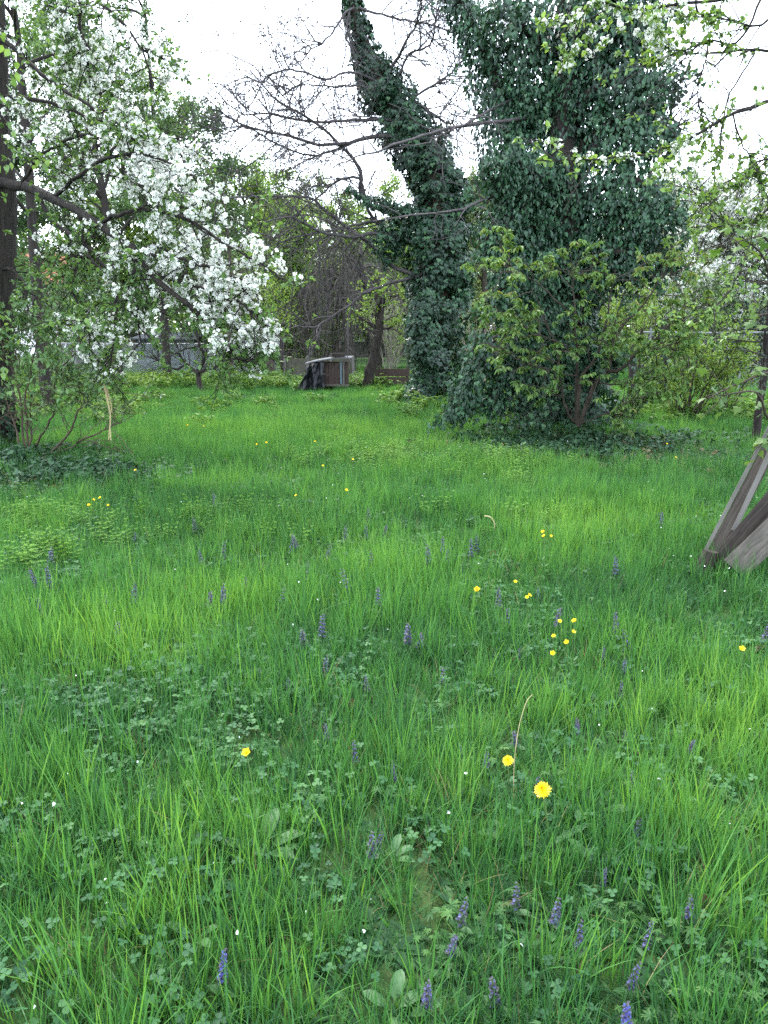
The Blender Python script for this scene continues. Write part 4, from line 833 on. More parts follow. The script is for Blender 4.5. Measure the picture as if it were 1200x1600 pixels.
# ---- shrub under the pear
SH = thing('shrub', 'leafy shrub with reddish bare stems at the left under the pear tree', 'shrub', G(45, 722)); d = 9.0
stems = [[(44, 720, 9.1), (40, 640, 9.0), (45, 590, 8.9), (50, 545, 8.8), (52, 520, 8.8)], [(48, 720, 9.1), (60, 690, 8.9), (80, 655, 8.7), (90, 630, 8.6), (105, 612, 8.5), (122, 598, 8.4)], [(60, 722, 9.1), (85, 705, 8.8), (110, 675, 8.6), (125, 645, 8.5), (145, 628, 8.4), (163, 607, 8.3)],
 [(66, 724, 9.1), (100, 705, 8.8), (130, 688, 8.7), (170, 670, 8.6), (190, 660, 8.5)], [(42, 718, 9.1), (36, 660, 9.2), (28, 600, 9.2), (10, 545, 9.2), (0, 510, 9.2)], [(46, 716, 9.1), (47, 680, 9.0), (45, 640, 8.9)], [(40, 720, 9.1), (20, 650, 9.3), (-10, 590, 9.4)], [(85, 640, 8.7), (84, 615, 8.6), (90, 590, 8.5), (110, 560, 8.4), (140, 540, 8.3)]]
P0 = np.array([pcurve(q_, 22, .008) for q_ in stems])
for c in P0: bb = MB(); tubes(bb, c[None], .015, .005, 6, rough=.05); bb.build('stem', M['stem'], SH, smooth=True)
tw, lf = MB(), MB(); t1, s = sprout(P0, 14, .35, 1, (.3, .95), (25, 70), .25, .0, .18, 8, .2); tubes(tw, t1, .005, .0025, 3); t2, s = sprout(t1, 4, .2, 1, (.12, .35), (30, 70), .1, 0, .2, 6, .2); tubes(tw, t2, .003, .0015, 3)
tw.build('twigs', M['stem'], SH, kind='stuff'); A1, T1 = along(t2, 4, .2, 1); zz = proj(A1)[1]; k_ = R.random(len(A1)) < np.clip((670 - zz) / 130, .04, .9); bunch(lf, A1[k_], T1[k_], .068, .55, oval(.27, .2, .2), 3, .8, .15)
lf.build('leaves', M['shrubleaf'], SH, kind='stuff')
# ivy on the foot of the pear
b = MB(); ivy_cover(b, [(-14, 730, 9.5, 62), (-12, 690, 9.5, 44), (-12, 640, 9.55, 36), (-10, 605, 9.6, 30)], 1.7, .062, .9, 0, 9); b.build('ivy', M['givy'], PEAR, kind='stuff')

# ---- young maple in front of the great ivy tree
YM = thing('young_maple', 'many stemmed young maple with yellow green leaves before the great ivy tree', 'tree', G(902, 668))
stems = [([(903, 665, 10.3), (920, 629, 10.2), (929, 601, 10.1), (948, 584, 10.0), (955, 563, 9.9), (957, 540, 9.8), (962, 500, 9.7), (975, 455, 9.6)], .055), ([(948, 583, 10.0), (967, 577, 9.9), (985, 561, 9.8), (1004, 547, 9.7), (1030, 525, 9.6), (1060, 490, 9.5), (1085, 455, 9.4)], .04),
 ([(901, 662, 10.3), (904, 610, 10.2), (906, 587, 10.2), (920, 570, 10.1), (934, 545, 10.0), (946, 500, 9.9), (955, 450, 9.8), (962, 420, 9.7)], .05), ([(900, 660, 10.3), (900, 587, 10.2), (901, 554, 10.1), (898, 530, 10.0), (895, 480, 9.9), (893, 440, 9.9), (890, 425, 9.9)], .035),
 ([(899, 664, 10.3), (885, 652, 10.2), (878, 629, 10.2), (873, 591, 10.1), (868, 540, 10.0), (850, 490, 9.9), (830, 450, 9.8)], .024), ([(902, 588, 10.2), (873, 582, 10.0), (836, 573, 9.8), (800, 555, 9.7), (770, 530, 9.6)], .016), ([(896, 500, 10.0), (870, 470, 9.8), (835, 440, 9.7), (800, 425, 9.6), (775, 425, 9.5)], .018),
 ([(960, 520, 9.8), (1000, 480, 9.6), (1030, 440, 9.5), (1055, 425, 9.4)], .022), ([(905, 560, 10.1), (860, 530, 9.9), (820, 510, 9.8), (790, 490, 9.7)], .016), ([(930, 600, 10.1), (985, 600, 9.9), (1030, 570, 9.8), (1075, 540, 9.7)], .02), ([(1004, 547, 9.7), (1050, 540, 9.6), (1090, 520, 9.5)], .016),
 ([(903, 664, 10.2), (940, 648, 10.0), (975, 632, 9.8), (1005, 622, 9.7)], .012), ([(901, 664, 10.3), (893, 645, 10.2), (885, 632, 10.1)], .01), ([(904, 664, 10.2), (912, 645, 10.1), (916, 620, 10.1)], .01)]
P0 = []
for lp, r0 in stems: c = pcurve(lp, 24, .008); P0.append(c); bb = MB(); tubes(bb, c[None], r0 * .66, .005, 7, rough=.05); bb.build('stem', M['barkb'], YM, smooth=True)
P0 = np.array(P0[:12]); tw, lf = MB(), MB()
t1, s = sprout(P0, 11, .35, 1, (.3, .8), (35, 80), .05, .02, .14, 8, .2, flat=.6); tubes(tw, t1, .007, .003, 4); t2, s = sprout(t1, 3, .2, 1, (.12, .32), (30, 75), .0, .05, .18, 6, .2, flat=.6); tubes(tw, t2, .0035, .002, 3)
tw.build('twigs', M['barkb'], YM, kind='stuff')
A1, T1 = along(np.concatenate([t2]), 3, .3, 1); n = len(A1); qx, qy = proj(A1); K = 5; A5 = np.repeat(A1, K, 0); T5 = np.repeat(T1, K, 0); aj = np.tile(np.linspace(-1.9, 1.9, K), n)
sd_ = nrm(np.cross(T5, UP)); tip = nrm(T5 * np.cos(aj)[:, None] * .9 + sd_ * np.sin(aj)[:, None] + np.array((0, 0, -.55)) + rnd(n * K, .22))
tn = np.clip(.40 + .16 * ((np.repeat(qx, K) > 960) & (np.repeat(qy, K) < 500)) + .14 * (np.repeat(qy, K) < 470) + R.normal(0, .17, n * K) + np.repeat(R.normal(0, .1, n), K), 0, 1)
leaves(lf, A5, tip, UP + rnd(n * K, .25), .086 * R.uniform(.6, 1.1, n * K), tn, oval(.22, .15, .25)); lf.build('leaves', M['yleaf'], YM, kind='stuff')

# ---- boughs of a cherry reaching in from the right (its trunk stands beyond the picture)
CH = thing('cherry_tree', 'cherry tree reaching in from the right with thin boughs and pale young leaves', 'tree', (4.6, 6.6, 0)); dC = 6.6
b = MB(); S = np.array([(4.6, 6.6, -.1, .17), (4.62, 6.62, 1.2, .14), (4.55, 6.6, 2.6, .13), (4.6, 6.65, 4.2, .10), (4.5, 6.7, 6.2, .06)]); c = curve(S, 24); vtube(b, c[:, :3], c[:, 3], 12, rough=.05); b.build('trunk', M['barkd'], CH, smooth=True)
boughs = [([(4.58, 6.62, 2.3), W(1290, 130, 6.4), W(1200, 157, 6.3), W(1144, 176, 6.2), W(1087, 210, 6.1), W(1039, 229, 6.0), W(994, 240, 5.9), W(920, 246, 5.8), W(838, 250, 5.7)], .032),
 ([(4.57, 6.62, 2.9), W(1290, 70, 6.5), W(1200, 81, 6.5), W(1125, 84, 6.4), W(1042, 90, 6.3), W(1000, 105, 6.3)], .026), ([(4.56, 6.62, 3.3), W(1330, -60, 6.3), W(1220, -30, 6.2), W(1144, 0, 6.2), W(1087, 11, 6.1), W(1000, 20, 6.0), W(937, 6, 5.9), W(911, 22, 5.8), W(874, 56, 5.8)], .03),
 ([(4.6, 6.6, 2.0), W(1330, 300, 6.2), W(1240, 350, 6.0), W(1200, 389, 5.9), W(1157, 437, 5.8), W(1113, 480, 5.7), W(1085, 508, 5.7)], .024), ([W(1180, 83, 6.5), W(1140, 150, 6.4), W(1125, 230, 6.4), W(1120, 300, 6.4), W(1135, 360, 6.4)], .012),
 ([W(1110, 50, 6.4), W(1105, 100, 6.3), W(1095, 150, 6.3), W(1098, 200, 6.3)], .012), ([W(1144, 176, 6.2), W(1165, 230, 6.2), W(1190, 280, 6.2), W(1215, 330, 6.2)], .012), ([W(1210, -40, 6.2), W(1160, 60, 6.1), W(1110, 62, 6.1), W(1070, 80, 6.1), W(1010, 62, 6.1)], .016),
 ([W(1250, 200, 6.3), W(1190, 330, 6.3), W(1155, 350, 6.3), W(1110, 353, 6.3)], .012), ([W(1240, 0, 6.0), W(1180, 40, 6.0), W(1120, 20, 6), W(1060, 30, 6)], .016), ([W(1330, 250, 6.0), W(1200, 250, 6.0), W(1150, 290, 6), W(1090, 310, 6)], .014)]
P0 = []
for lp, r0 in boughs: c = curve(lp, 26, .006); P0.append(c); bb = MB(); tubes(bb, c[None], r0 * .58, .004, 6, rough=.06); bb.build('bough', M['barkd'], CH, smooth=True)
P0 = np.array(P0); tw, lf = MB(), MB(); t1, s = sprout(P0, 15, .25, 1, (.2, .7), (30, 75), -.05, .1, .16, 8, .3); tubes(tw, t1, .0048, .002, 4); t2, s = sprout(t1, 3, .2, 1, (.1, .25), (30, 75), .0, .1, .2, 5, .2); tubes(tw, t2, .0025, .0015, 3)
tw.build('twigs', M['barkd'], CH, kind='stuff'); A1, T1 = along(t2, 2, .3, 1); A2, T2 = along(P0, 60, .35, 1); A3, T3 = along(t1, 3, .3, 1); A1 = np.concatenate([A1, A2, A3]); T1 = np.concatenate([T1, T2, T3]); qx, qy = proj(A1)
wL = rg(qx, qy, [(980, 235, 140, 42, 1), (950, 35, 115, 55, 1), (880, 60, 50, 60, .8), (1130, 30, 90, 50, .35), (1140, 300, 100, 120, .40), (1100, 480, 90, 60, .5)]) + .06
k_ = R.random(len(A1)) < wL * 1.2; bunch(lf, A1[k_], T1[k_], .044, .80, oval(.34, .2, .15), 4, .9, .3); lf.build('leaves', M['pearleaf'], CH, kind='stuff')
wL = rg(qx, qy, [(985, 225, 120, 30, .6), (950, 35, 110, 50, .9), (880, 130, 20, 40, .5)]); idx = np.flatnonzero(R.random(len(A1)) < wL * .8); R.shuffle(idx); idx = idx[:290]; n = len(idx); piece_objs(CH, 'blossom_cluster', clm, A1[idx] + rnd(n, .02), nrm(rnd(n)), rnd(n), R.uniform(.5, .8, n)); print('cherry clusters', n)

# ---- maple shoots at the right edge above the boards, every leaf a part
MS = thing('maple_sapling', 'maple sapling with broad light leaves at the right edge behind the boards', 'sapling', (3.25, 5.35, 0))
def maple_leaf(tv):
    a = np.radians([-90, -55, -28, -5, 18, 40, 62, 90, 118, 140, 162, 185, 208, 235]); r = np.array([.12, .42, .30, .72, .48, .62, .50, 1.0, .50, .62, .48, .72, .30, .42])
    V = [(0, .3, .04)] + [(r_ * cos(t), .3 + r_ * sin(t) * .78, -.10 * r_ ** 2 + R.normal(0, .02)) for t, r_ in zip(a, r)]
    mb = MB(); mb.add(V, [(0, k + 1, (k + 1) % 14 + 1) for k in range(14)], tv); mb.add([(0, .3, .03), (.012, -.5, -.06), (-.012, -.5, -.06)], [(0, 1, 2)], .2); return mb.mesh('leaf', M['mapleleaf'])
ml = [maple_leaf(t) for t in (.3, .5, .7, .85)]
stems = [([(3.25, 5.35, 0), (3.25, 5.3, .7), (3.15, 5.2, 1.15), W(1215, 660, 5.0), W(1178, 612, 4.8), W(1120, 618, 4.7)], .02), ([(3.2, 5.25, .9), W(1235, 590, 5.0), W(1200, 580, 4.9), W(1150, 600, 4.8), W(1105, 622, 4.7)], .012), ([(3.25, 5.3, .5), W(1240, 720, 5.0), W(1205, 690, 4.9), W(1178, 700, 4.8)], .012),
 ([(3.15, 5.2, 1.15), (3.1, 5.2, 1.6), W(1230, 470, 5.0), W(1190, 400, 4.8), W(1160, 370, 4.7)], .014), ([(3.1, 5.2, 1.5), W(1240, 500, 5.0), W(1200, 490, 4.9), W(1165, 500, 4.8)], .01), ([W(1240, 480, 5.0), W(1215, 420, 4.8), W(1190, 372, 4.6), W(1150, 380, 4.5)], .01)]
P0 = []
for lp, r0 in stems: c = curve(lp, 20, .004); P0.append(c); bb = MB(); tubes(bb, c[None], r0, .004, 6); bb.build('stem', M['barkb'], MS, smooth=True)
t1, s = sprout(np.array(P0), 5, .5, 1, (.1, .28), (30, 70), .05, .05, .15, 6, .1); bb = MB(); tubes(bb, t1, .003, .002, 4); bb.build('twigs', M['barkb'], MS, kind='stuff')
A1, T1 = along(np.concatenate([t1]), 2, .3, 1); A2, T2 = along(np.array(P0), 4, .6, 1); A1 = np.concatenate([A1, A2]); T1 = np.concatenate([T1, T2]); n = len(A1)
piece_objs(MS, 'leaf', ml, A1 + rnd(n, .03), nrm(T1 * .4 + rnd(n, .5) - UP * .5), UP + rnd(n, .4) + np.array((0, -.3, 0)), R.uniform(.035, .07, n))
# ---- generic whole trees of the background
def free_tree(name, label, cat, base, Ht, r0, cw, lmat, bmat, lsize, nl=14, lper=5, fill=1.0, start=.25, lean=(0, 0), leaf_tpl=None, grav=.0, group=None, blossom=0, up=.25, up2=.15, gap=.0, tl=.9):
    root = thing(name, label, cat, base, 0, group); base = np.asarray(base, float)
    c = curve([base + (0, 0, -.2), base + (lean[0] * .3 + R.normal(0, .1), lean[1] * .3, Ht * .33), base + (lean[0] * .7 + R.normal(0, .15), lean[1] * .7, Ht * .66), base + (lean[0], lean[1], Ht)], 26)
    b = MB(); tubes(b, c[None], r0, r0 * .18, 9, rough=.07, power=.8); b.build('trunk', bmat, root, smooth=True)
    l1, s1 = sprout(c, nl, start, .97, (cw * .7, cw * 1.15), (35, 75), up, grav * .5, .10, 10, .55)
    b = MB(); tubes(b, l1, r0 * .30, r0 * .05, 5); 
    l2, s2 = sprout(l1, 6, .15, 1, (cw * .28, cw * .6), (25, 65), up2, grav, .14, 8, .4); tubes(b, l2, r0 * .08, r0 * .02, 4)
    l3, s3 = sprout(l2, 4, .2, 1, (cw * .1, cw * .28), (25, 75), up2, grav, .18, 6, .2); tubes(b, l3, max(r0 * .03, .004), .003, 3)
    b.build('branches', bmat, root, kind='stuff')
    n0 = len(l3)
    if fill > 0:
        lf = MB(); m = int(lper * fill); A1, T1 = along(l3, m, .05, 1); A2, T2 = along(l2, max(1, m // 2), .3, 1); A1 = np.concatenate([A1, A2]); T1 = np.concatenate([T1, T2])
        if gap: k_ = noise2(A1[:, 0] + A1[:, 1], A1[:, 2], cw * .22, 40) > gap; A1, T1 = A1[k_], T1[k_]
        n = len(A1); leaves(lf, A1 + rnd(n, lsize * .8), nrm(T1 * .4 + rnd(n, .6) - UP * .25), UP * .7 + rnd(n, .6), lsize * R.uniform(.6, 1.2, n), clump_tint(A1, cw * .25, 7, tl), leaf_tpl or kite(.33)); lf.build('crown', lmat, root, kind='stuff')
        if blossom:
            k_ = R.random(n) < blossom / 3; A1 = A1[k_]; n = len(A1); lf = MB(); A1 = np.repeat(A1, 11, 0); n = len(A1); leaves(lf, A1 + rnd(n, .065), nrm(rnd(n)), rnd(n), lsize * R.uniform(.6, 1.0, n), R.uniform(.5, 1, n), kite(.5)); lf.build('blossoms', M['blossom'], root, kind='stuff')
    return root
def at(px, d): p = W(px, 590, d); return (p[0], d, float(gz(p[0], d)))
far_group = 'trees beyond the garden fence'
# orchard trees by the fence, left to right
free_tree('fruit_tree', 'tall flowering fruit tree with dark trunk before the fence at the left', 'tree', at(184, 22.5), 12, .17, 3.4, M['treeleaf'], M['barkd'], .075, 24, 34, 1.0, .14, blossom=.10, gap=.3)
free_tree('fruit_tree', 'pale blossoming tree high behind the pear trunk at the upper left', 'tree', at(70, 15), 9.5, .14, 2.6, M['treeleaf'], M['barkd'], .06, 22, 28, 1.0, .3, blossom=.16, gap=.33)
free_tree('leafy_tree', 'slim green tree rising behind the blossoming bough', 'tree', at(262, 24), 11, .15, 2.5, M['treeleaf'], M['barkd'], .08, 22, 32, 1.0, .2, gap=.3)
# small trees on the lawn before the fence
t = thing('small_fork_tree', 'small dark tree forking low on the lawn before the chain link fence', 'tree', G(316, 616)); d = float(t.location.y)
P0 = np.array([pcurve([(*p, d) for p in q_], 18, .012) for q_ in ([(317, 618), (314, 605), (311, 592), (310, 582), (318, 560), (324, 545), (330, 520)], [(310, 583), (300, 575), (288, 565), (280, 550), (272, 530)], [(290, 570), (270, 576), (255, 570), (240, 555)], [(312, 580), (330, 577), (345, 568), (360, 555)], [(320, 555), (310, 530), (305, 505), (315, 480)])])
for k, c in enumerate(P0): bb = MB(); tubes(bb, c[None], (.09, .05, .03, .04, .04)[k], .012, 7, rough=.06); bb.build('trunk' if k == 0 else 'limb', M['barkd'], t, smooth=True)
bb, lf = MB(), MB(); t1, s = sprout(P0, 12, .3, 1, (.4, 1.2), (25, 70), .25, 0, .18, 8, .2); tubes(bb, t1, .012, .004, 4); t2, s = sprout(t1, 5, .2, 1, (.2, .5), (25, 70), .1, 0, .2, 6, .2); tubes(bb, t2, .006, .003, 3); bb.build('twigs', M['barkd'], t, kind='stuff')
A1, T1 = along(t2, 2, .3, 1); bunch(lf, A1, T1, .06, .5, kite(.33), 2); lf.build('leaves', M['treeleaf'], t, kind='stuff')
free_tree('thin_tree', 'thin straight brown trunked tree right of the forked one', 'tree', G(362, 602), 5.2, .105, 1.5, M['treeleaf'], M['barkb'], .07, 12, 4, .8, .45)
LT = G(572, 608); t = thing('leaning_tree', 'leaning dark trunk with fresh light green leaves right of the hutch', 'tree', LT); d = float(LT[1])
tk = pcurve([(572, 610, d), (576, 585, d), (584, 555, d), (590, 520, d), (593, 490, d), (600, 460, d)], 24, .01)
b = MB(); tubes(b, tk[None], .165, .06, 10, rough=.07); b.build('trunk', M['bark'], t, smooth=True)
l1, s = sprout(tk, 16, .55, 1, (.6, 1.6), (40, 90), .15, 0, .14, 9, .3); bb, lf = MB(), MB(); tubes(bb, l1, .035, .008, 5); l2, s = sprout(l1, 6, .2, 1, (.25, .7), (25, 70), .05, 0, .18, 7, .2); tubes(bb, l2, .008, .003, 3); bb.build('branches', M['bark'], t, kind='stuff')
A1, T1 = along(l2, 6, .15, 1); bunch(lf, A1, T1, .075, .6, kite(.35), 3); lf.build('crown', M['limeleaf'], t, kind='stuff')
# weeping tangle of bare dark twigs
WT = thing('weeping_tree', 'dark weeping tree with a dense curtain of bare drooping twigs behind the hutch', 'tree', at(540, 27.5)); d = 27.5
tk = pcurve([(548, 600, d), (545, 540, d), (540, 480, d), (545, 445, d), (560, 420, d)], 24, .02); b = MB(); tubes(b, tk[None], .20, .10, 10, rough=.06); b.build('trunk', M['tangle'], WT, smooth=True)
l1, s = sprout(tk, 30, .60, 1, (1.4, 3.0), (50, 110), .22, .3, .10, 10, .1, flat=.5); bb = MB(); tubes(bb, l1, .05, .012, 5); l2, s = sprout(l1, 12, .15, 1, (1.2, 2.6), (30, 80), -.4, .9, .07, 10, .1); tubes(bb, l2, .012, .006, 3)
l3, s = sprout(l2, 5, .1, 1, (.5, 1.4), (15, 50), -.6, .5, .08, 7, .2); tubes(bb, l3, .011, .006, 3); bb.build('weeping_twigs', M['tangle'], WT, kind='stuff')
for k, (px, dd, lab) in enumerate(((408, 26.5, 'many stemmed bush tree with dark upright stems behind the reed screen'), (372, 30, 'dark stemmed tree behind the chain link fence beside the thin trunk'))):
    t = thing('many_stemmed_tree', lab, 'tree', at(px, dd)); bs = np.array(at(px, dd)); cs = []
    for j in range(9):
        a = R.uniform(0, 6.28); q = np.array((cos(a), sin(a), 0)); cs.append(curve([bs + q * .25, bs + q * .5 + (0, 0, 1.2), bs + q * R.uniform(.8, 1.5) + (0, 0, 2.6), bs + q * R.uniform(1.2, 2.4) + (0, 0, R.uniform(3.6, 5.4))], 20, .02))
    cs = np.array(cs)
    for c in cs: bb = MB(); tubes(bb, c[None], .06, .015, 6); bb.build('stem', M['tangle'], t, smooth=True)
    bb, lf = MB(), MB(); l1, s = sprout(cs, 7, .25, 1, (.7, 1.8), (25, 65), .1, .1, .14, 8, .3); tubes(bb, l1, .014, .006, 4); l2, s = sprout(l1, 5, .2, 1, (.3, .9), (25, 65), .05, .1, .16, 6, .2); tubes(bb, l2, .006, .003, 3); bb.build('twigs', M['tangle'], t, kind='stuff')
    A1, T1 = along(l2, 12, .1, 1); A1 = A1 + rnd(len(A1), .08); n = len(A1); leaves(lf, A1, nrm(rnd(n)), UP + rnd(n, .6), .085 * R.uniform(.6, 1.2, n), R.uniform(.2, .9, n), kite(.36)); lf.build('leaves', M['limeleaf'], t, kind='stuff')
# bushes before and along the right fence
def bush(name, label, base, n, h, w, lmat, lsize, per=5, smat=None):
    t = thing(name, label, 'bush', base); base = np.asarray(base, float); cs = []
    for j in range(n):
        a = R.uniform(0, 6.28); q = np.array((cos(a), sin(a), 0)) * R.random() ** .5; cs.append(curve([base + q * .12, base + q * w * .45 + (0, 0, h * .4), base + q * w * .8 + (0, 0, h * .75), base + q * w + (0, 0, h * R.uniform(.75, 1.1))], 16, .012))
    cs = np.array(cs); bb, lf = MB(), MB()
    sm = MB(); tubes(sm, cs[:1] * 1, .012, .004, 5)
    for c in cs: sm = MB(); tubes(sm, c[None], .013, .005, 5); sm.build('stem', smat or M['barkb'], t)
    l1, s = sprout(cs, 10, .15, 1, (.2 * h, .5 * h), (25, 60), .2, 0, .15, 7, .3); tubes(bb, l1, .006, .003, 3); bb.build('twigs', smat or M['barkb'], t, kind='stuff')
    A1, T1 = along(l1, per, .1, 1); bunch(lf, A1, T1, lsize, .5, kite(.34), 3); lf.build('leaves', lmat, t, kind='stuff'); return t
bush('round_bush', 'bright yellow green bush on the lawn at the right before the fence', G(1072, 657), 20, 1.35, .95, M['limeleaf'], .05, 15)
bush('round_bush', 'looser bush with bare stems close to the right of the yellow green one', G(1128, 652), 10, 1.2, .8, M['limeleaf'], .05, 6)
bush('round_bush', 'low dark leafed bush at the right foot of the great ivy tree', G(975, 664), 9, .55, .5, M['shrubleaf'], .07, 4)
bush('round_bush', 'pale twiggy bush between the two ivy clad trees', at(745, 18.5), 14, 2.2, 1.0, M['paleleaf'], .05, 3, M['twigpale'])
bush('round_bush', 'grey green airy bush behind the leaning tree', at(612, 24), 14, 2.3, 1.1, M['paleleaf'], .055, 5, M['twigpale'])
bush('round_bush', 'leafy green bush behind the two dark posts at the right', at(1003, 21), 14, 2.4, 1.3, M['limeleaf'], .075, 7)
bush('round_bush', 'green bush along the right wire fence behind the dark trunk', at(1180, 20.5), 14, 2.0, 1.4, M['limeleaf'], .07, 6)
for px, dd, hh, rr, lab in ((987, 16.5, 1.15, .075, 'dark rough post right of the great ivy tree'), (1030, 18.0, 1.75, .10, 'thick dark ivy grown post further back beside the yellow green bush')):
    p = np.array(at(px, dd)); t = thing('fence_post', lab, 'post', p); b = MB(); vtube(b, [p + (0, 0, -.1), p + (.01, 0, hh * .5), p + (0, 0, hh)], [rr, rr * .95, rr * .9], 9, rough=.08); b.build('shaft', M['barkd'], t)
    if rr > .08: b = MB(); ivy_cover(b, [(px, 648, dd, 9), (px, 600, dd, 9), (px, 552, dd, 12)], 1.5, .06, .8, .3, 3); b.build('ivy', M['givy'], t, kind='stuff')
# dark trunk with evergreen sprays at the right edge
t = thing('evergreen_tree', 'slender dark evergreen at the right edge behind the boards', 'tree', at(1182, 10.4)); d = 10.4
tk = pcurve([(1180, 700, d), (1186, 640, d), (1193, 590, d), (1198, 530, d), (1204, 470, d), (1212, 400, d)], 20, .006); b = MB(); tubes(b, tk[None], .055, .03, 9, rough=.08); b.build('trunk', M['barkd'], t, smooth=True)
l1, s = sprout(tk, 26, .45, 1, (.6, 1.2), (60, 100), .05, .05, .1, 9, .3, flat=.5); bb, lf = MB(), MB(); tubes(bb, l1, .012, .004, 4); l2, s = sprout(l1, 9, .2, 1, (.12, .35), (30, 70), .1, 0, .15, 6, .2); tubes(bb, l2, .004, .002, 3); bb.build('branches', M['barkd'], t, kind='stuff')
A1, T1 = along(l2, 7, .1, 1); n = len(A1); leaves(lf, A1, nrm(T1 + rnd(n, .5)), rnd(n), .075 * R.uniform(.6, 1.2, n), R.random(n), kite(.16)); lf.build('needles', M['darkneedle'], t, kind='stuff')
# the far belt of trees
free_tree('blossom_tree', 'broad tree white with blossom beyond the right wire fence', 'tree', at(1110, 27), 5.6, .2, 3.0, M['paleleaf'], M['barkb'], .10, 22, 22, 1.0, .10, blossom=.6)
free_tree('blossom_tree', 'pale blossoming tree behind the great ivy tree, left of the broad white one', 'tree', at(1000, 31), 6.2, .2, 3.0, M['paleleaf'], M['barkb'], .11, 22, 20, 1.0, .10, blossom=.35)
FAR = [  # px, d, height, crown, material, start, label
 (20, 33, 12, 3.8, 'treeleaf', .04, 'green tree at the far left behind the pear trunk'), (130, 34, 14, 4.0, 'treeleaf', .08, 'tall green tree right of the white house'), (215, 37, 14, 4.0, 'limeleaf', .08, 'tall light green tree above the pale shed'), (310, 36, 11, 3.8, 'treeleaf', .08, 'green tree behind the small forked tree'),
 (390, 40, 8.5, 3.6, 'limeleaf', .06, 'light green tree above the reed screen'), (455, 44, 8.4, 3.6, 'paleleaf', .05, 'pale green tree left of the weeping tree top'), (530, 46, 8.0, 3.6, 'limeleaf', .05, 'pale green tree straight behind the weeping tree'), (470, 34, 5.2, 2.6, 'limeleaf', .04, 'low light green tree between the dark post and the weeping tree'), (590, 33, 5.0, 2.6, 'limeleaf', .04, 'low light green tree right behind the weeping tree'), (610, 42, 7.6, 3.4, 'limeleaf', .06, 'pale green tree left of the leaning ivy trunk'),
 (700, 46, 7.8, 3.6, 'paleleaf', .05, 'pale tree seen behind the leaning ivy trunk'), (755, 30, 6.4, 2.3, 'paleleaf', .05, 'pale yellowish tree in the gap between the ivy clad trees'), (830, 44, 7.0, 3.6, 'treeleaf', .05, 'green tree behind the great ivy tree on its left'), (930, 42, 6.6, 3.4, 'limeleaf', .05, 'light green tree behind the great ivy tree on its right'),
 (1060, 40, 6.4, 3.4, 'treeleaf', .05, 'green tree above the yellow green bush far back'), (1180, 38, 6.0, 3.2, 'treeleaf', .05, 'green tree far back at the right edge'), (1290, 36, 7.5, 3.4, 'treeleaf', .05, 'green tree beyond the right edge far back'), (-80, 30, 12, 3.6, 'treeleaf', .08, 'green tree beyond the left edge far back')]
for px, dd, ht, cw, mt, stt, lab in FAR: free_tree('background_tree', lab, 'tree', at(px, dd), ht, .22, cw, M[mt], M['barkb'], .15, 22, 46, 1.0, stt, group=far_group, gap=.15)

# bushes of the hedge beyond the fence, and the wood far off
HEDGE = [(30, 30, 3.4, 1.9, 'treeleaf', 'dark green bush below the white house'), (85, 27, 3.6, 1.9, 'shrubleaf', 'tall dark bush right of the white house'), (110, 28, 2.4, 1.5, 'shrubleaf', 'green bush behind the chain link fence at its left end'), (190, 31, 3.0, 1.7, 'treeleaf', 'tall green bush left of the pale shed'), (320, 30, 2.8, 1.6, 'shrubleaf', 'dark green bush right of the pale shed'), (375, 27, .9, .7, 'treeleaf', 'low dark bush left of the reed screen'),
         (440, 31, 3.0, 2.0, 'limeleaf', 'light green bush behind the dark fence post'), (495, 31, 2.2, 1.7, 'limeleaf', 'light green bush behind the panel fence'), (660, 34, 3.4, 1.8, 'paleleaf', 'pale bush behind the leaning ivy trunk'), (810, 30, 2.8, 1.7, 'treeleaf', 'green bush behind the great ivy tree on its left'), (880, 28, 2.6, 1.6, 'limeleaf', 'light green bush behind the great ivy tree trunk'), (950, 26, 2.7, 1.6, 'limeleaf', 'light green bush right of the great ivy tree trunk, far back'), (1100, 24, 2.6, 1.6, 'treeleaf', 'green bush beyond the right wire fence'), (1230, 24, 2.8, 1.7, 'treeleaf', 'green bush beyond the wire fence at its right end')]
for px, dd, hh, ww, mt, lab in HEDGE: bush('hedge_bush', lab, at(px, dd), 16, hh, ww, M[mt], .095, 10)['group'] = 'hedge bushes beyond the fences'
lf = MB(); n = 90000; a = R.uniform(-.75, .75, n); q = R.uniform(52, 72, n); x = np.tan(a) * q; hmax = 3.2 + 4.6 * noise2(x, q * .2, 4.5, 50) + 1.8 * noise2(x, q * .4, 1.6, 51); z = hmax * R.random(n) ** .8
A1 = np.stack([x, q, z], -1); leaves(lf, A1, nrm(rnd(n)), UP * .6 + rnd(n, .6), .42 * R.uniform(.5, 1.2, n), clump_tint(A1, 2.2, 7, .9), kite(.36)); lf.build('far_wood', M['treeleaf'], kind='stuff')

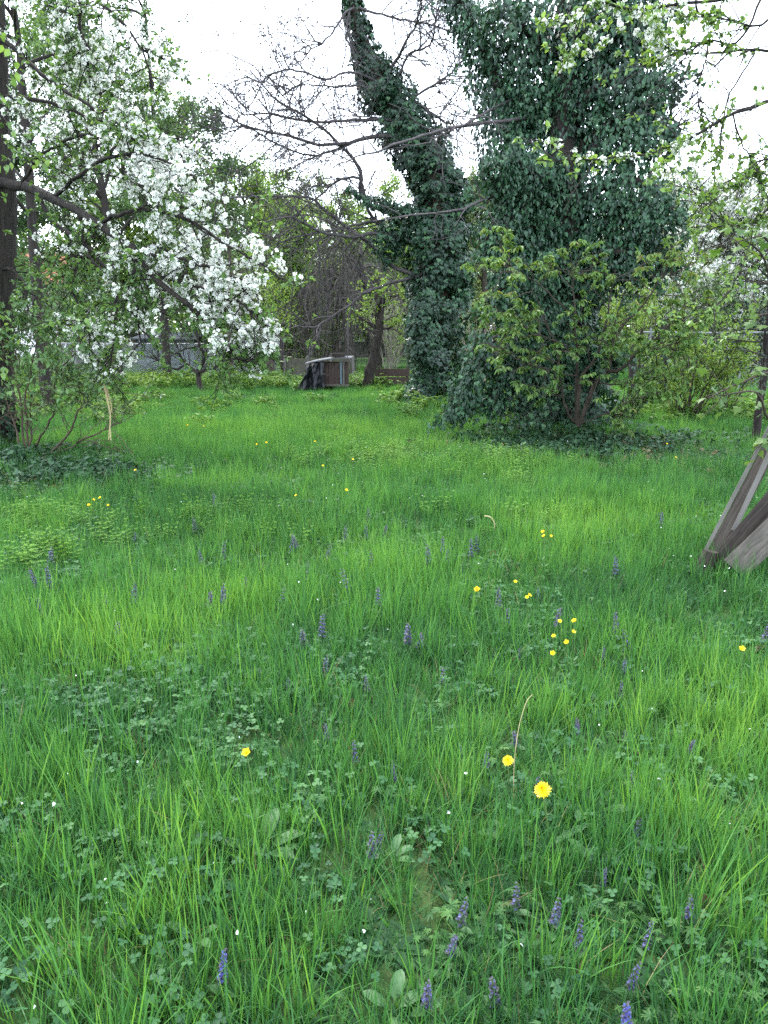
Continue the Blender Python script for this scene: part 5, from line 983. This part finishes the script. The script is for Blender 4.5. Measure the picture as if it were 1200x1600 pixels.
# ================================================================== FLOWERS IN THE MEADOW
def florets(mb, h0, h1, r0, r1, n, mat_t):
    for k in range(n):
        s = k / (n - 1); a = k * 2.4; z = h0 + (h1 - h0) * s; r = (r0 + (r1 - r0) * s) * .5; o = np.array((cos(a), sin(a), 0)); p = o * r * .45 + (0, 0, z)
        for j, (da, sc_) in enumerate(((0, 1), (.75, .7), (-.75, .7))):
            tip = np.array((cos(a + da), sin(a + da), -.35 + .2 * j)); leaves(mb, p[None], tip[None], (UP + rnd(1, .3)[0])[None], r * 1.15 * sc_ * R.uniform(.85, 1.2), np.clip(mat_t + R.normal(0, .2), 0, 1), oval(.38, .2, .3))
def make_bugle(hh, dense, vm):
    root = thing('bugle_flower', 'bugle', 'flower')
    b = MB(); tubes(b, curve([(0, 0, -.02), (.004, 0, hh * .5), (0, .002, hh)], 6)[None], .003, .002, 5, .4); b.build('stem', M['fstem'], root)
    b = MB()
    for k in range(22):
        s = (k // 4) / 5; a = k * 1.571 + (k // 4) * .78; z = hh * (.42 + .56 * s); L = .019 * (1 - .55 * s); tip = np.array((cos(a), sin(a), .25)); leaves(b, np.array([(0, 0, z)]), tip[None], UP[None], L, np.clip(.6 - .6 * s + R.normal(0, .15), 0, 1), oval(.36, .2, .2))
    b.build('bracts', M['bract'], root, kind='stuff')
    b = MB(); florets(b, hh * .42, hh * .96, .021, .010, dense, .5); b.build('florets', M[vm], root, kind='stuff')
    for k in range(4):
        b = MB(); a = k * 1.571; tip = np.array((cos(a), sin(a), .5)); leaves(b, np.array([(0, 0, .01 + .02 * (k % 2))]), tip[None], UP[None], .045, .5, oval(.3, .2, .25)); b.build('leaf', M['dleaf'], root)
    return root
bug = [make_bugle(.145, 24, 'violet'), make_bugle(.125, 15, 'violet'), make_bugle(.165, 36, 'violetb')]
BUG = {  # px, py of the middle of the spike
 'bright': [(341, 1503, 'brightest blue bugle spike, alone in the grass near the lower left corner'), (985, 1570, 'bright blue bugle spike at the bottom edge on the right'), (667, 1522, 'tall blue violet bugle spike low in the middle of the meadow')],
 'own': [(714, 1410, 'violet bugle spike, upper right of the close pair in the near middle'), (698, 1448, 'dark budding bugle spike, lower left of the close pair in the near middle'), (838, 1223, 'dark bugle spike close beside the largest dandelion'), (760, 1175, 'bugle spike immediately left of the half hidden dandelion'), (727, 1170, 'bugle spike second to the left of the half hidden dandelion'), (618, 1202, 'lone bugle spike with a white petal by it in the meadow middle'),
   (780, 1530, 'sparse low bugle with few blue florets near the bottom edge'), (842, 921, 'stout bugle spike standing right of the small buttercup trio'), (413, 1043, 'bluish bugle spike alone left of the meadow middle'), (1142, 1007, 'tall bugle spike farthest right by the bright grass clump'), (513, 1128, 'small bugle spike alone below the meadow middle'), (206, 835, 'bugle spike behind the yellow green bedstraw at the left')],
 'bugle spikes among the yellow green bedstraw at the left': ('those in the bedstraw', [(75, 857), (61, 892), (77, 900), (160, 942), (61, 935), (182, 972), (206, 920)]),
 'bugle spikes left of the meadow middle': ('those before the far bedstraw', [(305, 805), (334, 775), (345, 850), (320, 862), (325, 920), (347, 922), (378, 905), (435, 920)]),
 'bugle spikes in the middle distance': ('the middle distance drift', [(452, 845), (510, 850), (482, 880), (465, 830), (572, 825), (580, 861), (547, 895), (595, 817), (540, 825), (500, 972), (475, 977), (592, 925), (576, 795)]),
 'bugle spikes right of the middle distance': ('those around the buttercups', [(653, 986), (637, 975), (697, 862), (670, 862), (692, 845), (745, 842), (779, 922), (791, 956), (871, 952), (964, 876), (1037, 801), (736, 850)]),
 'bugle spikes in the central meadow': ('the central drift', [(505, 1030), (576, 1055), (452, 1063), (690, 1047), (558, 1170), (580, 1297), (808, 1138), (813, 1015)]),
 'bugle spikes below the leaning boards': ('those below the boards', [(967, 959), (987, 985), (942, 1015), (976, 1032), (1013, 1008), (1042, 1022), (905, 1063), (873, 1080), (973, 1072), (906, 1128), (982, 1145), (1075, 1155), (1197, 967)]),
 'bugle spikes in the near right grass': ('the near right drift', [(994, 1213), (995, 1282), (943, 1360), (865, 1413), (905, 1453), (1005, 1463), (980, 1518), (807, 1392), (1080, 1400), (580, 1305)])}
ORD = ['first', 'second', 'third', 'fourth', 'fifth', 'sixth', 'seventh', 'eighth', 'ninth']
used = set()
def plant(protos, k, px, py, up_, label, group, sc_):
    """stand a flower so that its head, up_ metres above the ground, is at that pixel"""
    u, y, z = ray(px, py); t = 1.0; h = 0
    for _ in range(5): t = (h + up_ * sc_ - H) / z; h = float(gz(u * t, y * t))
    loc = (u * t, y * t, h); o = protos[k]
    if k in used and protos is bug or (id(protos), k) in used: o = copy_tree(o)
    used.add((id(protos), k)); o.location = loc; tl = .15 if protos is bug else .08; o.rotation_euler = (R.normal(0, tl), R.normal(0, tl), R.uniform(0, 6.28) if protos is bug else R.normal(0, .6)); o.scale = (sc_ * (R.uniform(.78, 1.1) if protos is bug else 1),) * 2 + (sc_ * (R.uniform(.8, 1.05) if protos is bug else 1),); o['label'] = label; o['group'] = group; return o
for q_, p in enumerate(BUG['bright']): plant(bug, (2, 2, 0)[q_], p[0], p[1], .125, p[2], 'bugle spikes near the camera', .9)
for p in BUG['own']: plant(bug, R.integers(0, 2), p[0], p[1], .11, p[2], 'single bugle spikes in the meadow', R.uniform(.85, 1.0))
for g_, v in BUG.items():
    if isinstance(v, tuple):
        ys = sorted(p[1] for p in v[1]); ym = ys[len(ys) // 2]; rows = [sorted(p for p in v[1] if p[1] < ym), sorted(p for p in v[1] if p[1] >= ym)]
        for rk, (p, row) in [(k, (p, r_)) for r_ in (0, 1) for k, p in enumerate(rows[r_])]:
            lab = 'bugle spike ' + ORD[rk] + ' from the left in the ' + ('farther' if row == 0 else 'nearer') + ' row of ' + v[0]
            plant(bug, R.integers(0, 2), p[0], p[1], .11, lab, g_, R.uniform(.75, 1.05) + .55 * (p[1] < 1000))
# dandelions and buttercups
def nod(b, p, ang):
    c, s_ = cos(ang), sin(ang); m = np.array([(1, 0, 0), (0, c, -s_), (0, s_, c)]); b.v = [(v - p) @ m.T + p for v in b.v]
def make_dandelion():
    root = thing('dandelion', 'dandelion', 'flower'); hh = .20
    b = MB(); tubes(b, curve([(.01, .01, -.02), (.012, 0, .1), (0, 0, hh)], 8)[None], .0032, .0026, 6, .6); b.build('stem', M['fstem'], root, smooth=True)
    b = MB()
    for ring, (nr, L, el) in enumerate(((26, .021, .05), (24, .019, .35), (20, .015, .7), (16, .011, 1.05), (10, .008, 1.35))):
        for k in range(nr): a = k * 2 * pi / nr + ring * .5 + R.normal(0, .06); e = el + R.normal(0, .08); tip = np.array((cos(a) * cos(e), sin(a) * cos(e), sin(e))); leaves(b, np.array([(0, 0, hh + .002 * ring)]) + tip * .002, tip[None], (UP - tip * .3)[None], L * R.uniform(.9, 1.1), np.clip(.5 + .1 * (2 - ring) + R.normal(0, .15), 0, 1), oval(.13, .1, .08))
    nod(b, np.array((0, 0, hh)), radians(32)); b.build('flower_head', M['yellow'], root)
    b = MB()
    for k in range(10): a = k * .628; tip = np.array((cos(a), sin(a), -.6 + .5 * (k % 2))); leaves(b, np.array([(0, 0, hh - .003)]), tip[None], UP[None], .012, .5, kite(.2))
    b.build('calyx', M['fstem'], root)
    for k in range(7):
        a = k * .9 + R.normal(0, .2); el = R.uniform(.15, .55); ax = np.array((cos(a), sin(a), 0)); L = R.uniform(.12, .18); b = MB(); sd2 = np.array((-sin(a), cos(a), 0)); V, F = [], []
        for j in range(11):
            s = j / 10; c_ = ax * L * s * cos(el * (1 - s)) + UP * (L * .45 * el * s * (1.6 - s) + .01); w_ = L * (.03 + .15 * s * (1 - s ** 3)) * (1 if j % 2 else .45); V += [c_ - sd2 * w_ + UP * w_ * .2, c_, c_ + sd2 * w_ + UP * w_ * .2]
        for j in range(10): F += [(3 * j, 3 * j + 1, 3 * j + 4, 3 * j + 3), (3 * j + 1, 3 * j + 2, 3 * j + 5, 3 * j + 4)]
        b.add(V, F, .5 + R.normal(0, .1)); b.build('leaf', M['dleaf'], root)
    return root
def make_buttercup():
    root = thing('buttercup', 'buttercup', 'flower'); hh = .25
    b = MB(); tubes(b, curve([(0, 0, -.02), (.008, .004, .12), (0, 0, hh)], 7)[None], .0016, .0012, 4, .6); b.build('stem', M['fstem'], root)
    for k in range(5): b = MB(); a = k * 1.2566; tip = np.array((cos(a), sin(a), .55)); leaves(b, np.array([(0, 0, hh)]), tip[None], UP[None], .0135, .6 + R.normal(0, .1), oval(.46, .35, -.15)); nod(b, np.array((0, 0, hh)), radians(38)); b.build('petal', M['yellow'], root)
    b = MB(); 
    for k in range(9): a = k * 2.4; leaves(b, np.array([(0, 0, hh + .001)]), np.array([(cos(a) * .6, sin(a) * .6, 1.)]), UP[None], .006, .2, kite(.25))
    nod(b, np.array((0, 0, hh)), radians(38)); b.build('stamens', M['yellow'], root)
    b = MB()
    for k in range(4): a = k * 1.7; tip = np.array((cos(a), sin(a), .6)); leaves(b, np.array([(.006, .003, .09)]), tip[None], UP[None], .035, .5, kite(.14))
    b.build('stem_leaves', M['dleaf'], root); return root
dn = [make_dandelion()]; bc = [make_buttercup()]
for px, py, s, lab in ((854, 1227, 1.08, 'largest yellow dandelion, fully open in the near right meadow'), (790, 1185, .8, 'dandelion half hidden in grass, up and left of the largest one'), (745, 920, .8, 'flat open dandelion alone in the middle distance')): plant(dn, 0, px, py, .205, lab, 'dandelions in the meadow', s)
for px, py, lab in ((392, 1184, 'lone buttercup in the grass left of the meadow middle, nearest of all'), (815, 912, 'upper buttercup of the trio beside the stout bugle spike'), (818, 931, 'lower left buttercup of the trio beside the stout bugle spike'), (827, 930, 'lower right buttercup of the trio beside the stout bugle spike'),
  (877, 970, 'top left buttercup of the cluster in the right meadow'), (895, 971, 'top right buttercup of the cluster in the right meadow'), (890, 990, 'larger middle buttercup of the cluster in the right meadow'), (885, 997, 'lower middle buttercup, touching the larger one of the cluster'), (862, 997, 'buttercup at the left end of the cluster in the right meadow'), (867, 1019, 'lowest buttercup of the cluster in the right meadow'), (1163, 1017, 'lone buttercup at the right by the bright grass clump'),
  (845, 829, 'far buttercup, left of three tiny ones in the middle distance'), (859, 836, 'far buttercup, right of three tiny ones in the middle distance'), (851, 839, 'far buttercup, lowest of three tiny ones in the middle distance'), (1050, 714, 'far buttercup near the bare soil at the right'),
  (132, 791, 'left buttercup of the row of four by the shrub'), (140, 781, 'second buttercup of the row of four by the shrub'), (152, 780, 'third buttercup of the row of four by the shrub'), (171, 790, 'right buttercup of the row of four by the shrub'), (206, 735, 'lone buttercup at the edge of the dark ground ivy by the shrub'),
  (500, 728, 'tiny far buttercup below the ivy clad leaning tree, left'), (546, 718, 'tiny far buttercup below the ivy clad leaning tree, right'), (552, 763, 'small buttercup alone in the middle distance'), (459, 775, 'small buttercup left of the one alone in the middle distance'), (403, 694, 'left of two far buttercups on the lawn before the small forked tree'), (418, 692, 'right of two far buttercups on the lawn before the small forked tree'), (300, 664, 'left of two farthest tiny buttercups behind the shrub'), (318, 666, 'right of two farthest tiny buttercups behind the shrub'), (497, 690, 'farthest tiny buttercup on the middle lawn'), (1042, 694, 'pale far buttercup on a tall stem before the yellow green bush')):
    plant(bc, 0, px, py, .25, lab, 'buttercups in the meadow', R.uniform(.9, 1.25))
# broad leaved plants close to the camera
def dock(px, py, n, L, label):
    g = G(px, py + 22); t = thing('dock_plant', label, 'plant', g, group='broad leaved plants in the near grass')
    for k in range(n):
        a = k * 2.4 + R.uniform(0, 1); el = R.uniform(.5, 1.0); b = MB(); ax = np.array((cos(a), sin(a), 0)); sd2 = np.array((-sin(a), cos(a), 0)); V, F = [], []; LL = L * R.uniform(.75, 1.1)
        for j in range(9):
            s = j / 8; e = el * (1 - .8 * s); c_ = g + ax * LL * s * .8 + UP * (LL * (s * sin(el) - .35 * s * s) + .01); w_ = LL * (.02 + .55 * s ** 1.1 * (1 - s) ** .75) * .8 if s > .25 else LL * .012; V += [c_ - sd2 * w_ + UP * w_ * .25, c_, c_ + sd2 * w_ + UP * w_ * .25]
        for j in range(8): F += [(3 * j, 3 * j + 1, 3 * j + 4, 3 * j + 3), (3 * j + 1, 3 * j + 2, 3 * j + 5, 3 * j + 4)]
        b.add(V, F, np.clip(.55 + R.normal(0, .2), 0, 1)); b.build('leaf', M['dleaf'], t, smooth=True)
dock(408, 1320, 4, .17, 'grey green dock plant with a broad upright leaf, left of the near middle')
dock(925, 1255, 6, .16, 'broad leaved plant with pale leaves right of the largest dandelion')
dock(610, 1330, 4, .10, 'small plant with a bright oval leaf in the near middle')
dock(305, 1455, 3, .09, 'small bright leaf plant left of the brightest bugle spike')
dock(612, 1570, 4, .10, 'fresh young leaf plant at the bottom edge in the middle')
dock(930, 1340, 4, .10, 'round leaved plant below the broad pale one at the right')
# fallen twigs and a dry stalk in the meadow
for pts, r0, nm, lab, cat in (([(757, 806, .16), (766, 808, .2), (772, 816, .17), (773, 826, .12)], .005, 'fallen_twig', 'pale curved twig caught in the grass of the middle distance', 'twig'), ([(930, 697, .05), (955, 699, .06), (982, 694, .07)], .014, 'fallen_twig', 'pale stick lying on the ground at the right foot of the great ivy tree', 'twig'),
        ([(803, 1262, .0), (803, 1200, .12), (810, 1140, .24), (822, 1098, .31), (832, 1085, .32)], .0013, 'dry_stalk', 'thin pale bent stalk rising just left of the largest dandelion', 'stalk')):
    g0 = G(pts[0][0], pts[0][1] + (40 if r0 < .1 and cat == 'twig' and pts[0][1] > 750 else 0)) if cat == 'twig' else G(803, 1262)
    b = MB(); tubes(b, curve([W(px, py, float(g0[1]) + (0 if cat == 'twig' else .02 * k)) for k, (px, py, _) in enumerate(pts)], 12)[None], r0, r0 * .6, 5); tag(b.build(nm, M['fresh']), lab, cat)
print('objects', len(bpy.data.objects), 'tris', sum(len(o.data.loops) - 2 * len(o.data.polygons) for o in scene.objects if o.type == 'MESH'))
